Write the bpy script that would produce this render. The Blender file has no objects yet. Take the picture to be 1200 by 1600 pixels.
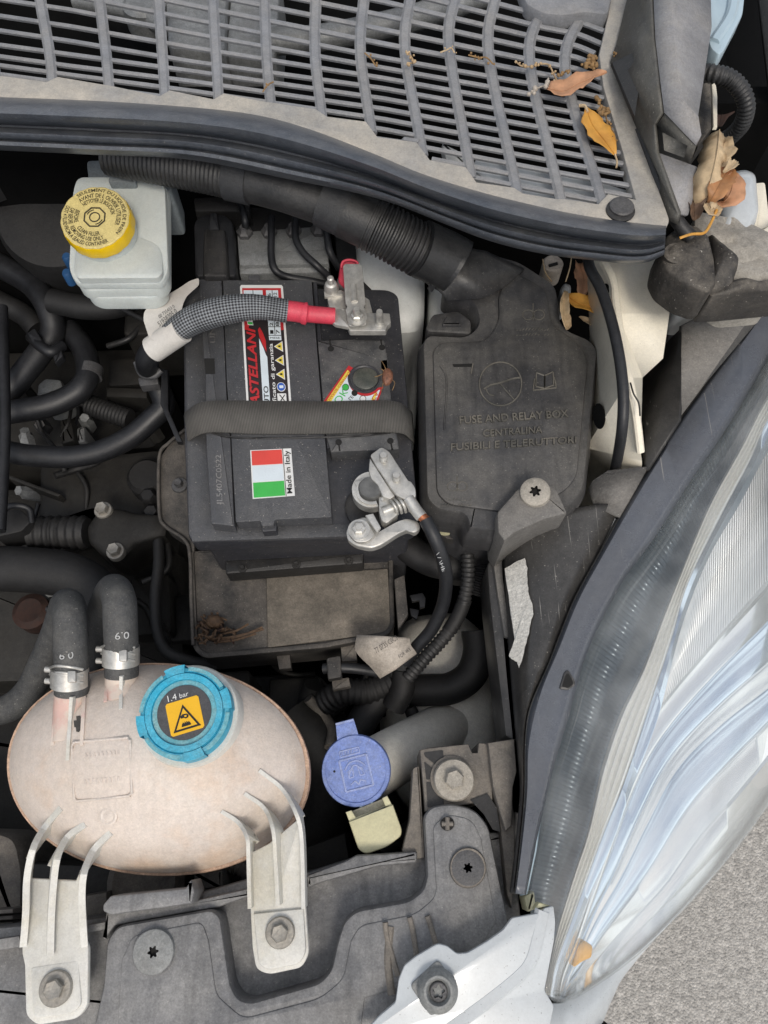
import bpy, math, random
from mathutils import Vector, Matrix, noise as mnoise
from mathutils.bvhtree import BVHTree
random.seed(7)
SC = bpy.context.scene
COL = SC.collection
R = math.radians
# ------------------------------------------------------------------ camera
FPX, CAMZ, TILT = 1202.0, 1.343, R(23)
SN, CS = math.sin(TILT), math.cos(TILT)
cam_d = bpy.data.cameras.new('camera')
cam_d.sensor_fit = 'HORIZONTAL'; cam_d.sensor_width = 36.0
cam_d.lens = 36.0 * FPX / 1200.0
cam_d.clip_start = 0.02; cam_d.clip_end = 200
cam = bpy.data.objects.new('camera', cam_d); COL.objects.link(cam)
cam.location = (0, 0, CAMZ); cam.rotation_euler = (TILT, 0, 0)
SC.camera = cam
# ------------------------------------------------------------------ light
SUN_EL, SUN_AZ = R(54), R(165)          # azimuth measured from +Y towards +X
world = bpy.data.worlds.new('World'); SC.world = world; world.use_nodes = True
wn = world.node_tree
sky = wn.nodes.new('ShaderNodeTexSky'); sky.sky_type = 'NISHITA'; sky.sun_disc = False
sky.sun_elevation = SUN_EL; sky.sun_rotation = SUN_AZ
sky.air_density = 1.0; sky.dust_density = 4.0; sky.ozone_density = 1.0
# broken white cloud over the whole sky
wtc = wn.nodes.new('ShaderNodeTexCoord'); wno = wn.nodes.new('ShaderNodeTexNoise')
wno.inputs['Scale'].default_value = 3.2; wno.inputs['Detail'].default_value = 7; wno.inputs['Roughness'].default_value = .55
wn.links.new(wtc.outputs['Generated'], wno.inputs['Vector'])
wmr = wn.nodes.new('ShaderNodeMapRange'); wmr.inputs[1].default_value = .46; wmr.inputs[2].default_value = .60
wn.links.new(wno.outputs['Fac'], wmr.inputs[0])
wmx = wn.nodes.new('ShaderNodeMix'); wmx.data_type = 'RGBA'; wn.links.new(wmr.outputs[0], wmx.inputs[0])
wn.links.new(sky.outputs[0], wmx.inputs[6]); wmx.inputs[7].default_value = (12.5, 12.8, 13.2, 1)
wn.links.new(wmx.outputs[2], wn.nodes['Background'].inputs[0])
wn.nodes['Background'].inputs[1].default_value = 0.1
sd = bpy.data.lights.new('sun', 'SUN'); sd.energy = 1.45; sd.angle = R(16); sd.color = (1, 0.95, 0.87)
sun = bpy.data.objects.new('sun', sd); COL.objects.link(sun)
sdir = Vector((math.sin(SUN_AZ)*math.cos(SUN_EL), math.cos(SUN_AZ)*math.cos(SUN_EL), math.sin(SUN_EL)))
sun.rotation_euler = sdir.to_track_quat('Z', 'Y').to_euler(); sun.location = (0, 0, 5)
SC.view_settings.view_transform = 'Standard'; SC.view_settings.look = 'None'
SC.view_settings.exposure = 0.03; SC.view_settings.gamma = 1.0
SC.view_settings.use_curve_mapping = False
SC.render.engine = 'CYCLES'
SC.cycles.use_denoising = True
SC.cycles.max_bounces = 8; SC.cycles.transparent_max_bounces = 12
# ------------------------------------------------------------------ helpers
def W(px, py, z):
    """point of the place at height z seen at photo pixel (px, py)"""
    u = (px-600)/FPX; v = (800-py)/FPX
    d = Vector((u, SN+v*CS, -CS+v*SN)); t = (CAMZ-z)/(-d.z)
    return Vector((d.x*t, d.y*t, z))
def MPP(px, py, z):
    """metres per photo pixel around there"""
    v = (800-py)/FPX
    return (CAMZ-z)/(CS-v*SN)/FPX
ORG = {}
def thing(name, label, cat, px, py, z, group=None):
    o = bpy.data.objects.new(name, None); COL.objects.link(o)
    o.empty_display_size = 0.02
    o.location = W(px, py, z); ORG[o] = o.location.copy()
    o['label'] = label; o['category'] = cat
    if group: o['group'] = group
    return o
def tag(o, label, cat, group=None):
    o['label'] = label; o['category'] = cat
    if group: o['group'] = group
    return o
def mk(name, vs, fs, mat, parent=None, smooth=True, ang=38, uvs=None, mats=None, fm=None):
    vs = [Vector(v) for v in vs]
    if parent is None:
        org = Vector((sum(v.x for v in vs)/len(vs), sum(v.y for v in vs)/len(vs), min(v.z for v in vs)))
    else:
        org = ORG[parent]
    me = bpy.data.meshes.new(name)
    me.from_pydata([tuple(v-org) for v in vs], [], fs)
    if uvs:
        ul = me.uv_layers.new(name='UVMap')
        for li, l in enumerate(me.loops): ul.data[li].uv = uvs[l.vertex_index]
    me.update()
    if smooth:
        me.polygons.foreach_set('use_smooth', [True]*len(me.polygons))
        try: me.set_sharp_from_angle(angle=R(ang))
        except Exception: pass
    o = bpy.data.objects.new(name, me); COL.objects.link(o)
    for m in (mats or [mat]): me.materials.append(m)
    if fm: me.polygons.foreach_set('material_index', fm)
    if parent is None: o.location = org
    else: o.parent = parent
    ORG[o] = org
    return o
def solid(o, th, off=-1.0):
    m = o.modifiers.new('thickness', 'SOLIDIFY'); m.thickness = th; m.offset = off
    return o
def rnd(pts, r=0, n=4):
    """fillet the corners of a pixel polygon; a point may carry its own radius"""
    out = []; N = len(pts)
    for i, p in enumerate(pts):
        rr = p[2] if len(p) > 2 else r
        a = Vector(pts[i-1][:2]); b = Vector(p[:2]); c = Vector(pts[(i+1) % N][:2])
        la, lc = (a-b).length, (c-b).length
        rr = min(rr, la*.45, lc*.45)
        if rr < .3: out.append((b.x, b.y)); continue
        s = b+(a-b)*(rr/la); e = b+(c-b)*(rr/lc)
        for k in range(n+1):
            t = k/n; q = s*(1-t)**2+b*(2*t*(1-t))+e*t*t
            out.append((q.x, q.y))
    return out
def ccw(P):
    a = sum(P[i-1].x*P[i].y-P[i].x*P[i-1].y for i in range(len(P)))
    return P if a > 0 else P[::-1]
def inset(P, d):
    out = []; N = len(P)
    for i in range(N):
        e1 = (P[i]-P[i-1]); e2 = (P[(i+1) % N]-P[i])
        e1.z = 0; e2.z = 0
        if e1.length < 1e-7: e1 = e2
        if e2.length < 1e-7: e2 = e1
        e1.normalize(); e2.normalize()
        n1 = Vector((-e1.y, e1.x, 0)); n2 = Vector((-e2.y, e2.x, 0))
        n = n1+n2
        if n.length < 1e-4: n = n1.copy()
        n.normalize(); k = d/max(.45, n.dot(n1))
        out.append(P[i]+n*k)
    return out
def ringmesh(rings, top=True, bottom=True):
    n = len(rings[0]); vs = [v for r in rings for v in r]; fs = []
    for k in range(len(rings)-1):
        for i in range(n):
            j = (i+1) % n
            fs.append((k*n+i, (k+1)*n+i, (k+1)*n+j, k*n+j))
    if top: fs.append(tuple(range(n)))
    if bottom:
        m = (len(rings)-1)*n; fs.append(tuple(range(m+n-1, m-1, -1)))
    return vs, fs
def plate(name, pts, z, th, mat, parent=None, bev=.0012, r=0, draft=0, n=4, ang=38):
    """a slab whose top outline is the pixel polygon at height z (number or function of pixel)"""
    pts = rnd(pts, r, n)
    P = ccw([W(x, y, z(x, y) if callable(z) else z) for x, y in pts])
    up = lambda Q, d: [v+Vector((0, 0, d)) for v in Q]
    rings = []
    if bev > 0:
        rings += [inset(P, bev), up(inset(P, bev*.3), -bev*.3), up(P, -bev)]
    else: rings += [P]
    rings += [up(inset(P, -draft), -th)]
    vs, fs = ringmesh(rings)
    return mk(name, vs, fs, mat, parent, ang=ang)
def dome(name, pts, z, h, th, mat, parent=None, r=0, steps=(0, .12, .3, .55, .8), pw=.5, jit=0, nf=90):
    pts = rnd(pts, r)
    P = ccw([W(x, y, z) for x, y in pts]); c = sum(P, Vector())/len(P)
    rings = []
    for t in reversed(steps):
        rings.append([v.lerp(c, t)+Vector((0, 0, h*(1-(1-t)**2)**pw+(jit*mnoise.noise(v.lerp(c, t)*nf)*min(1, t*6) if jit else 0))) for v in P])
    rings.append([v+Vector((0, 0, -th)) for v in P])
    vs, fs = ringmesh(rings)
    return mk(name, vs, fs, mat, parent)
def cr(pts, n):
    """catmull-rom resample to n points, even arc length; any dimension"""
    pts = [Vector(p) for p in pts]
    if len(pts) == 1: return pts*n
    E = [pts[0]*2-pts[1]]+pts+[pts[-1]*2-pts[-2]]
    D = []
    for i in range(1, len(E)-2):
        p0, p1, p2, p3 = E[i-1:i+3]
        for k in range(12):
            t = k/12
            D.append(.5*((2*p1)+(p2-p0)*t+(2*p0-5*p1+4*p2-p3)*t*t+(3*p1-p0-3*p2+p3)*t**3))
    D.append(pts[-1])
    L = [0]
    for i in range(1, len(D)): L.append(L[-1]+(D[i]-D[i-1]).length)
    out = []; j = 0
    for k in range(n):
        s = L[-1]*k/(n-1)
        while j < len(L)-2 and L[j+1] < s: j += 1
        f = (s-L[j])/max(1e-9, L[j+1]-L[j])
        out.append(D[j].lerp(D[j+1], min(1, f)))
    return out
def sweep(pts, n, sec, close=True, rad=None):
    """sweep a section [(a, b)...] (a sideways, b up) along world points"""
    Q = cr(pts, n); vs = []; uv = []; L = 0
    m = len(sec)
    T0 = None
    for i in range(n):
        t = (Q[min(n-1, i+1)]-Q[max(0, i-1)]).normalized()
        if T0 is None:
            up = Vector((0, 0, 1)) if abs(t.z) < .9 else Vector((0, 1, 0))
            side = t.cross(up).normalized()
        else:
            side = (side-t*side.dot(t)).normalized()
        T0 = t; up = side.cross(t)
        if i: L += (Q[i]-Q[i-1]).length
        k = rad(i/(n-1), L) if rad else 1
        for q, (a, b) in enumerate(sec):
            vs.append(Q[i]+side*a*k+up*b*k); uv.append((L, q/m))
    fs = []
    for i in range(n-1):
        for q in range(m):
            q2 = (q+1) % m
            fs.append((i*m+q, i*m+q2, (i+1)*m+q2, (i+1)*m+q))
    fs.append(tuple(range(m-1, -1, -1))); fs.append(tuple(range((n-1)*m, n*m)))
    return vs, fs, uv
def circ(r, s=14): return [(r*math.cos(2*math.pi*k/s), r*math.sin(2*math.pi*k/s)) for k in range(s)]
def tube(name, path, r, mat, parent=None, s=14, n=None, rad=None, px=True, ang=60):
    """path of (px, py, z); r metres"""
    P = [W(*p) for p in path] if px else [Vector(p) for p in path]
    if n is None: n = max(8, 6*len(P))
    vs, fs, uv = sweep(P, n, circ(r, s), rad=rad)
    return mk(name, vs, fs, mat, parent, uvs=uv, ang=ang)
def corr(name, path, r, mat, parent=None, pitch=.0035, depth=.16, s=14, px=True):
    P = [W(*p) for p in path] if px else [Vector(p) for p in path]
    Q = cr(P, 60); L = sum((Q[i]-Q[i-1]).length for i in range(1, 60))
    c = max(2, round(L/pitch)); seq = [1, 1, 1-depth, 1-depth]
    n = c*4
    vs, fs, uv = sweep(P, n, circ(r, s), rad=None)
    Qn = cr(P, n)
    for i in range(n):
        k = seq[i % 4]
        for q in range(s): vs[i*s+q] = Qn[i]+(vs[i*s+q]-Qn[i])*k
    return mk(name, vs, fs, mat, parent, uvs=uv, ang=50)
def bar(name, path, w, h, mat, parent=None, n=None, rad=None):
    P = [W(*p) for p in path]
    a, b = w/2, h
    sec = [(-a*.55, 0), (-a, -a*.45), (-a*.9, -b), (a*.9, -b), (a, -a*.45), (a*.55, 0)]
    vs, fs, uv = sweep(P, n or max(4, 4*len(P)), sec, rad=rad)
    fs = [f[::-1] for f in fs]
    return mk(name, vs, fs, mat, parent, uvs=uv)
def frame(nrm):
    nrm = Vector(nrm).normalized()
    x = Vector((1, 0, 0)); x = (x-nrm*x.dot(nrm)).normalized()
    return x, nrm.cross(x), nrm
def lathe(name, prof, C, mat, parent=None, nrm=(0, 0, 1), s=28, fn=None, ang=35, cap=True, sx=1, sy=1, rot=0):
    """profile [(radius, height)] from the outside bottom to the top centre"""
    X, Y, N = frame(nrm); C = Vector(C); rings = []
    for r, h in prof:
        ring = []
        for k in range(s):
            a = 2*math.pi*k/s+rot
            rr = r*(fn(a, r, h) if fn else 1)
            ring.append(C+X*rr*math.cos(a)*sx+Y*rr*math.sin(a)*sy+N*h)
        rings.append(ring)
    vs, fs = ringmesh(rings[::-1], cap, True)
    return mk(name, vs, fs, mat, parent, ang=ang)
def loft(name, rails, n, mat, parent=None, th=0, fn=None, flip=False, ang=50, curve=True, uvs=True):
    """surface through rails of (px, py, z); fn(s, k, v) may move a point"""
    G = [cr([Vector(p) for p in r], n) for r in rails]
    vs = []; uv = []
    for k, g in enumerate(G):
        for i, p in enumerate(g):
            w = W(p.x, p.y, p.z)
            if fn: w = fn(i/(n-1), k, w)
            vs.append(w); uv.append((i/(n-1), k/(len(G)-1)))
    fs = []
    for k in range(len(G)-1):
        for i in range(n-1):
            f = (k*n+i, k*n+i+1, (k+1)*n+i+1, (k+1)*n+i)
            fs.append(f[::-1] if flip else f)
    o = mk(name, vs, fs, mat, parent, uvs=uv, ang=ang)
    if th: solid(o, th)
    return o
def poly3(name, V, F, mat, parent=None, th=.003, ang=20, smooth=True):
    o = mk(name, [W(*v) for v in V], F, mat, parent, ang=ang, smooth=smooth)
    me = o.data
    flip = [p for p in me.polygons if p.normal.z < 0]
    if len(flip) > len(me.polygons)/2: me.flip_normals()
    if th: solid(o, th)
    return o
def quad(c, z):
    """map (u, v, w) in the pixel quad bl, br, tr, tl at height z to the place"""
    zz = (lambda p: z(*p)) if callable(z) else (lambda p: z)
    P = [W(p[0], p[1], zz(p)) for p in c]
    N = (P[1]-P[0]).cross(P[3]-P[0]).normalized()
    if N.z < 0: N = -N
    return lambda u, v, w=0: (P[0]*(1-u)+P[1]*u)*(1-v)+(P[3]*(1-u)+P[2]*u)*v+N*w
def patch(name, f, uvp, w, mat, parent, th=.0003):
    """flat printed piece on a quad map"""
    P = ccw([f(u, v, w) for u, v in uvp])
    vs, fs = ringmesh([P, [p-Vector((0, 0, th)) for p in P]])
    return mk(name, vs, fs, mat, parent, smooth=False)
TXT = {}
def glyphs(s, ext=0.0, shear=0.0, bold=0.0):
    key = (s, ext, shear, bold)
    if key not in TXT:
        cu = bpy.data.curves.new('t', 'FONT'); cu.body = s; cu.extrude = ext; cu.shear = shear; cu.offset = bold
        cu.resolution_u = 3
        o = bpy.data.objects.new('t', cu); COL.objects.link(o)
        dg = bpy.context.evaluated_depsgraph_get(); dg.update()
        me = bpy.data.meshes.new_from_object(o.evaluated_get(dg))
        V = [v.co.copy() for v in me.vertices]; F = [tuple(p.vertices) for p in me.polygons]
        bpy.data.objects.remove(o); bpy.data.curves.remove(cu); bpy.data.meshes.remove(me)
        x0, x1 = min(v.x for v in V), max(v.x for v in V); y0, y1 = min(v.y for v in V), max(v.y for v in V)
        TXT[key] = ([((v.x-x0)/(x1-x0), (v.y-y0)/(y1-y0), v.z) for v in V], F)
    return TXT[key]
def text(name, s, f, mat, parent, w=.0004, box=(0, 0, 1, 1), ext=0.0, shear=0.0, bold=0.0):
    V, F = glyphs(s, 1.0 if ext else 0.0, shear, bold)
    u0, v0, u1, v1 = box
    vs = [f(u0+(u1-u0)*a, v0+(v1-v0)*b, w+(ext if c > 0 else 0)) for a, b, c in V]
    return mk(name, vs, F, mat, parent, smooth=False)
def hexbolt(parent, px, py, z, rf, rh, mat, hh=.005, name='bolt', nrm=(0, 0, 1), fl=.0025, rot=.3, matf=None):
    C = W(px, py, z)
    b = lathe(name, [(rf, -.004), (rf, fl*.6), (rf*.93, fl), (rh*1.05, fl*1.05), (rh*.2, fl*1.05)], C, matf or mat, parent, nrm, 26)
    X, Y, N = frame(nrm)
    lathe('head', [(rh, fl*.6), (rh, fl+hh*.8), (rh*.85, fl+hh), (rh*.5, fl+hh*.93)], C, mat, b, nrm, 6, ang=25, rot=rot)
    return b
def starscrew(parent, px, py, z, rf, rs, mat, dark, name='screw', h=.0022, k=6, nrm=(0, 0, 1), rot=.2, depth=.003):
    X, Y, N = frame(nrm); C = W(px, py, z); s = 48
    def ring(r, hh, star=0): return [C+X*rr*math.cos(a)+Y*rr*math.sin(a)+N*hh for a, rr in [(2*math.pi*i/s+rot, r*(1+star*math.cos(k*2*math.pi*i/s))) for i in range(s)]]
    rings = [ring(rs*.9, h-depth, .25), ring(rs, h*.98, .25), ring(rs*1.5, h), ring(rf*.8, h), ring(rf*.96, h*.7), ring(rf, 0), ring(rf, -.003)]
    vs, fs = ringmesh(rings)
    fm = [1 if i < s else 0 for i in range(len(fs)-2)]+[1, 0]
    return mk(name, vs, fs, None, parent, mats=[mat, dark], fm=fm)
# ------------------------------------------------------------------ materials
def lin(h):
    h = h.lstrip('#'); c = [int(h[i:i+2], 16)/255 for i in (0, 2, 4)]
    return tuple(x/12.92 if x <= .04045 else ((x+.055)/1.055)**2.4 for x in c)+(1,)
def mat(name, col, rough=.55, metal=0, var=.25, vs=60, dust=0, dcol='#9a9186', ds=25, bump=.15, bs=600, speck=0, spcol='#b8b2a8', spec=.5, sss=0, stain=None, stain_amt=0, stain_s=18, topdust=True, coat=0, grit=None, scratch=0, streak=0):
    """paint, plastic, rubber or metal with grain, settled dust, specks and stains"""
    m = bpy.data.materials.new(name); m.use_nodes = True
    nt = m.node_tree; N = nt.nodes; L = nt.links; b = N['Principled BSDF']
    c = lin(col) if isinstance(col, str) else tuple(col)+(1,)
    tc = N.new('ShaderNodeTexCoord'); co = tc.outputs['Object']
    def noise(sc, det=4, ro=.55):
        n = N.new('ShaderNodeTexNoise'); n.inputs['Scale'].default_value = sc
        n.inputs['Detail'].default_value = det; n.inputs['Roughness'].default_value = ro
        L.new(co, n.inputs['Vector']); return n.outputs['Fac']
    def rng(src, a, b_, c_, d):
        r = N.new('ShaderNodeMapRange'); r.inputs[1].default_value = a; r.inputs[2].default_value = b_
        r.inputs[3].default_value = c_; r.inputs[4].default_value = d; L.new(src, r.inputs[0]); return r.outputs[0]
    def mix(fac, A, B):
        x = N.new('ShaderNodeMix'); x.data_type = 'RGBA'
        if isinstance(fac, float): x.inputs[0].default_value = fac
        else: L.new(fac, x.inputs[0])
        for s_, i in ((A, 6), (B, 7)):
            if isinstance(s_, tuple): x.inputs[i].default_value = s_
            else: L.new(s_, x.inputs[i])
        return x.outputs[2]
    def mul(a, b_):
        x = N.new('ShaderNodeMath'); x.operation = 'MULTIPLY'
        L.new(a, x.inputs[0])
        if isinstance(b_, float): x.inputs[1].default_value = b_
        else: L.new(b_, x.inputs[1])
        return x.outputs[0]
    n1 = noise(vs, 5)
    n2 = noise(11, 3)
    lo = tuple(x*(1-var) for x in c[:3])+(1,); hi = tuple(min(1, x*(1+var)) for x in c[:3])+(1,)
    cur = mix(rng(n1, .3, .7, 0, 1), lo, hi)
    if dust:
        cur = mix(rng(n2, .35, .65, 0, .35), cur, tuple(x*.55 for x in c[:3])+(1,))
    if stain:
        cur = mix(mul(rng(noise(stain_s, 6, .65), .5, .62, 0, 1), float(stain_amt)), cur, lin(stain))
    if grit is None: grit = .27 if dust else .0
    if dust > .3 and bump < .3: bump = .35
    if grit:
        gq = rng(noise(300, 5, .7), .32, .68, 0, 1)
        cur = mix(mul(gq, float(grit*.8)), cur, tuple(min(1, x*1.6+.02) for x in c[:3])+(1,))
        gd = rng(noise(170, 5, .7), .52, .72, 0, 1)
        cur = mix(mul(gd, float(grit*.9)), cur, tuple(x*.5 for x in c[:3])+(1,))
    if scratch:
        for rot_, sc_ in ((.6, (900, 14, 200)), (-.9, (700, 10, 200))):
            mp = N.new('ShaderNodeMapping'); mp.inputs['Rotation'].default_value = (0, 0, rot_); mp.inputs['Scale'].default_value = sc_
            L.new(co, mp.inputs[0])
            sn = N.new('ShaderNodeTexNoise'); sn.inputs['Scale'].default_value = 1.0; sn.inputs['Detail'].default_value = 2; L.new(mp.outputs[0], sn.inputs['Vector'])
            cur = mix(mul(rng(sn.outputs['Fac'], .70, .76, 0, 1), float(scratch)), cur, lin('#a8a49d'))
    rgh = rough
    if dust:
        d = rng(noise(ds, 8, .7), .38, .66, .12, 1)
        if topdust:
            g = N.new('ShaderNodeNewGeometry'); s = N.new('ShaderNodeSeparateXYZ'); L.new(g.outputs['Normal'], s.inputs[0])
            d = mul(d, rng(s.outputs[2], .1, .95, .25, 1))
        f = mul(d, float(dust))
        f = mul(f, rng(noise(900, 2), .3, .6, .75, 1.0))
        cur = mix(f, cur, lin(dcol))
        r_ = N.new('ShaderNodeMapRange'); r_.inputs[3].default_value = rough; r_.inputs[4].default_value = .9
        L.new(f, r_.inputs[0]); L.new(r_.outputs[0], b.inputs['Roughness'])
    else:
        L.new(rng(n1, .3, .7, max(.02, rough-.07), min(1, rough+.07)), b.inputs['Roughness'])
    if speck:
        v = N.new('ShaderNodeTexNoise'); v.inputs['Scale'].default_value = 700; v.inputs['Detail'].default_value = 1
        L.new(co, v.inputs['Vector'])
        cur = mix(mul(rng(v.outputs['Fac'], .72, .76, 0, 1), float(speck)), cur, lin(spcol))
    if streak:
        mp = N.new('ShaderNodeMapping'); mp.inputs['Scale'].default_value = (150, 14, 30); mp.inputs['Rotation'].default_value = (0, 0, .12); L.new(co, mp.inputs[0])
        sn = N.new('ShaderNodeTexNoise'); sn.inputs['Scale'].default_value = 1.0; sn.inputs['Detail'].default_value = 4; L.new(mp.outputs[0], sn.inputs['Vector'])
        cur = mix(mul(rng(sn.outputs['Fac'], .5, .68, 0, 1), float(streak)), cur, tuple(x*.45 for x in c[:3])+(1,))
    if grit:
        for sc_, am in ((230, .55), (800, .75)):
            k_ = rng(noise(sc_, 4, .65), .3, .7, 1-grit*am, 1+grit*am)
            vm = N.new('ShaderNodeVectorMath'); vm.operation = 'SCALE'; L.new(cur, vm.inputs[0]); L.new(k_, vm.inputs['Scale'])
            cur = vm.outputs[0]
    L.new(cur, b.inputs['Base Color'])
    b.inputs['Metallic'].default_value = metal
    b.inputs['Specular IOR Level'].default_value = spec
    if sss:
        b.inputs['Subsurface Weight'].default_value = sss; b.inputs['Subsurface Radius'].default_value = (1, .8, .6); b.inputs['Subsurface Scale'].default_value = .01
    if coat: b.inputs['Coat Weight'].default_value = coat; b.inputs['Coat Roughness'].default_value = .08
    if bump:
        bp = N.new('ShaderNodeBump'); bp.inputs['Strength'].default_value = bump; bp.inputs['Distance'].default_value = .001
        L.new(noise(bs, 3), bp.inputs['Height']); L.new(bp.outputs[0], b.inputs['Normal'])
    m['n'] = 1
    return m
def flat(name, col, rough=.5):
    return mat(name, col, rough, var=.08, bump=.05, bs=300)
M = {}
M['grille'] = mat('dusty grille plastic', '#7d7f83', .4, grit=.14, dust=.45, dcol='#a09b93', var=.2, speck=.3)
M['border'] = mat('sun bleached cowl plastic', '#94928e', .6, grit=.15, dust=.9, dcol='#beb6a8', ds=22, var=.15, speck=.3)
M['seal'] = mat('rubber seal', '#464b53', .27, dust=.35, dcol='#85827d', ds=30, var=.2, bump=.25, bs=500, speck=.35)
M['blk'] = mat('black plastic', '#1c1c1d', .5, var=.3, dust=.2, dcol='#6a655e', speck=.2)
M['deep'] = mat('grimy black rubber', '#151516', .62, var=.3, dust=.2, dcol='#45413c', bump=.2)
M['deep2'] = mat('dark rubber hose', '#17181b', .42, var=.25, dust=.28, dcol='#444446')
M['void'] = mat('dark engine bay', '#0b0b0b', .9, var=.3, spec=.1)  # near-black colour puts the bay's deep shade into its walls
M['engine'] = mat('grimy cast metal', '#232220', .6, .2, var=.5, dust=.3, dcol='#3f3a33')
M['lid'] = mat('battery lid plastic', '#434447', .38, grit=.2, var=.1, dust=.22, dcol='#77746f', bump=.5, bs=1100, speck=.55)
M['lid2'] = mat('smooth battery plastic', '#2c2d32', .4, var=.12, dust=.22, dcol='#6d6a66', bump=.12, speck=.4)
M['lidd'] = mat('dusty battery lid plastic', '#3d3e40', .5, var=.15, dust=.5, dcol='#77746f', bump=.3, bs=900, speck=.6, ds=60)
M['tray'] = mat('dusty tray plastic', '#272625', .6, dust=.65, dcol='#79726a', ds=28, var=.25, speck=.3)
M['tray2'] = mat('muddy tray plastic', '#565149', .75, dust=.85, dcol='#8a8175', ds=35, var=.2, speck=.2)
M['fuse'] = mat('weathered fuse box plastic', '#333335', .38, streak=.35, dust=.55, dcol='#7b776f', ds=12, var=.3, vs=30, bump=.35, bs=140, speck=.3)
M['fuse2'] = mat('embossed fuse box plastic', '#4c4b46', .45, grit=.15, dust=.5, dcol='#8f877a', ds=30, var=.3)
M['conduit'] = mat('dusty conduit', '#1f2022', .42, dust=.35, dcol='#625f5b', ds=30, var=.25)
M['tape'] = mat('cloth tape', '#25272b', .6, dust=.3, dcol='#6a6864', var=.2, bump=.5, bs=900)
M['white'] = mat('white car paint', '#c0c5c7', .3, var=.03, dust=.12, dcol='#a8a297', bump=.02, speck=.5, spcol='#4a4540', coat=.5, grit=.06)
M['cream'] = mat('cream inner paint', '#efe7d3', .35, var=.04, grit=.08, dust=.15, dcol='#b5aa95', ds=20, bump=.05, speck=.25, spcol='#7a7060')
M['wplas'] = mat('white plastic', '#d6d4cc', .45, var=.06, dust=.3, dcol='#b3ab9c', ds=20, bump=.1, sss=.1, stain='#c0b79b', stain_amt=.4, grit=.12)
M['tank'] = mat('translucent tank plastic', '#d6cac0', .34, var=.06, vs=25, dust=.4, dcol='#cdbba6', ds=20, bump=.3, bs=500, sss=.12, stain='#bf9a78', stain_amt=.6, stain_s=7, streak=.10, grit=.12, speck=.12, spcol='#8a6a55', topdust=False)
M['tankseam'] = mat('grimy tank seam', '#c0a189', .6, var=.25, vs=200, dust=.5, dcol='#7f6450', ds=120, topdust=False)
M['nipple'] = mat('coolant stained plastic', '#d9c9bb', .4, var=.12, vs=90, stain='#c98f86', stain_amt=.5, stain_s=45, sss=.2)
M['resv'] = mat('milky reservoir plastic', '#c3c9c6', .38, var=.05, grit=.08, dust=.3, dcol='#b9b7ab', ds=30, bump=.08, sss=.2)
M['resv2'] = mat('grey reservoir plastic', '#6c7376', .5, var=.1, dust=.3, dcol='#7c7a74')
M['yellow'] = mat('yellow cap', '#edc300', .42, var=.06, bump=.1)
M['yellow2'] = mat('faded yellow cap face', '#d2bf7c', .6, grit=.15, var=.1, vs=200, dust=.3, dcol='#b3a778', bump=.15)
M['ink'] = mat('worn dark ink', '#3d3826', .7, var=.3, vs=400)
M['cyan'] = mat('blue coolant cap', '#1f9fbf', .4, var=.12, dust=.4, dcol='#86b3b6', ds=45, bump=.1, sss=.1)
M['cyan2'] = mat('dusty blue coolant cap', '#4fa3b4', .6, var=.12, dust=.75, dcol='#93aca8', ds=60)
M['decal'] = mat('charcoal decal', '#3f3f42', .5, var=.12, vs=250, dust=.2, dcol='#77736d')
M['dyellow'] = mat('decal yellow', '#e8b21c', .45, var=.05)
M['dblack'] = mat('print black', '#1a1917', .5, var=.1)
M['dwhite'] = mat('print white', '#d9d9d6', .5, var=.05)
M['dred'] = mat('print red', '#b52a2e', .45, var=.08)
M['dgreen'] = mat('print green', '#3fae4c', .45, var=.08)
M['dblue'] = mat('print blue', '#2a56a8', .45, var=.08)
M['dgold'] = mat('print gold', '#d9c44a', .5, var=.08)
M['paleblue'] = mat('print pale', '#cfd9de', .45, var=.05)
M['blue'] = mat('dusty washer cap', '#6a80bd', .5, var=.12, dust=.45, dcol='#97a0ba', ds=70, bump=.2, speck=.5, spcol='#c9beb0')
M['blue2'] = mat('worn cap relief', '#8c9ccb', .5, var=.15, dust=.5, dcol='#b3b6c4', ds=90)
M['butter'] = mat('pale yellow plastic', '#d3cda6', .45, grit=.1, var=.05, dust=.25, dcol='#b3a98a')
M['red'] = mat('red heat shrink', '#d23a50', .5, grit=.15, var=.1, dust=.15, dcol='#c98f92', bump=.15)
M['metal'] = mat('zinc plated steel', '#c6c4be', .34, .6, grit=.12, var=.25, vs=120, dust=.3, dcol='#b5b0a6', ds=80, bump=.08, bs=350, topdust=False)
M['metal2'] = mat('galvanised bolt', '#9a968e', .42, .55, grit=.15, var=.25, vs=150, dust=.4, dcol='#978f83', ds=90, bump=.2)
M['lead'] = mat('lead post', '#6a6a68', .5, .5, var=.3, vs=150, bump=.4, bs=250)
M['copper'] = mat('copper', '#b07050', .4, .8, var=.2)
M['alu'] = mat('dull aluminium', '#8b8d8d', .5, .4, var=.2, dust=.4, dcol='#77746e')
M['rust'] = mat('rusty metal', '#33211b', .8, var=.5, vs=120)
M['gpanel'] = mat('dusty grey front panel', '#666667', .5, streak=.3, var=.2, vs=35, dust=.7, dcol='#a19f9b', ds=22, bump=.2, bs=300, speck=.35, stain='#3f3d3b', stain_amt=.55, stain_s=13)
M['gpanel2'] = mat('dusty grey bracket plastic', '#5f5b56', .65, var=.25, vs=45, dust=.75, dcol='#8f867a', ds=35, bump=.25, speck=.3)
M['screw'] = mat('grey plastic screw', '#7d7f7e', .5, var=.15, dust=.4, dcol='#98948c')
M['screwd'] = mat('dark screw', '#4d4d4f', .5, .3, var=.2, dust=.35, dcol='#7f7b75')
M['hole'] = flat('screw recess', '#151412', .8)
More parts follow.
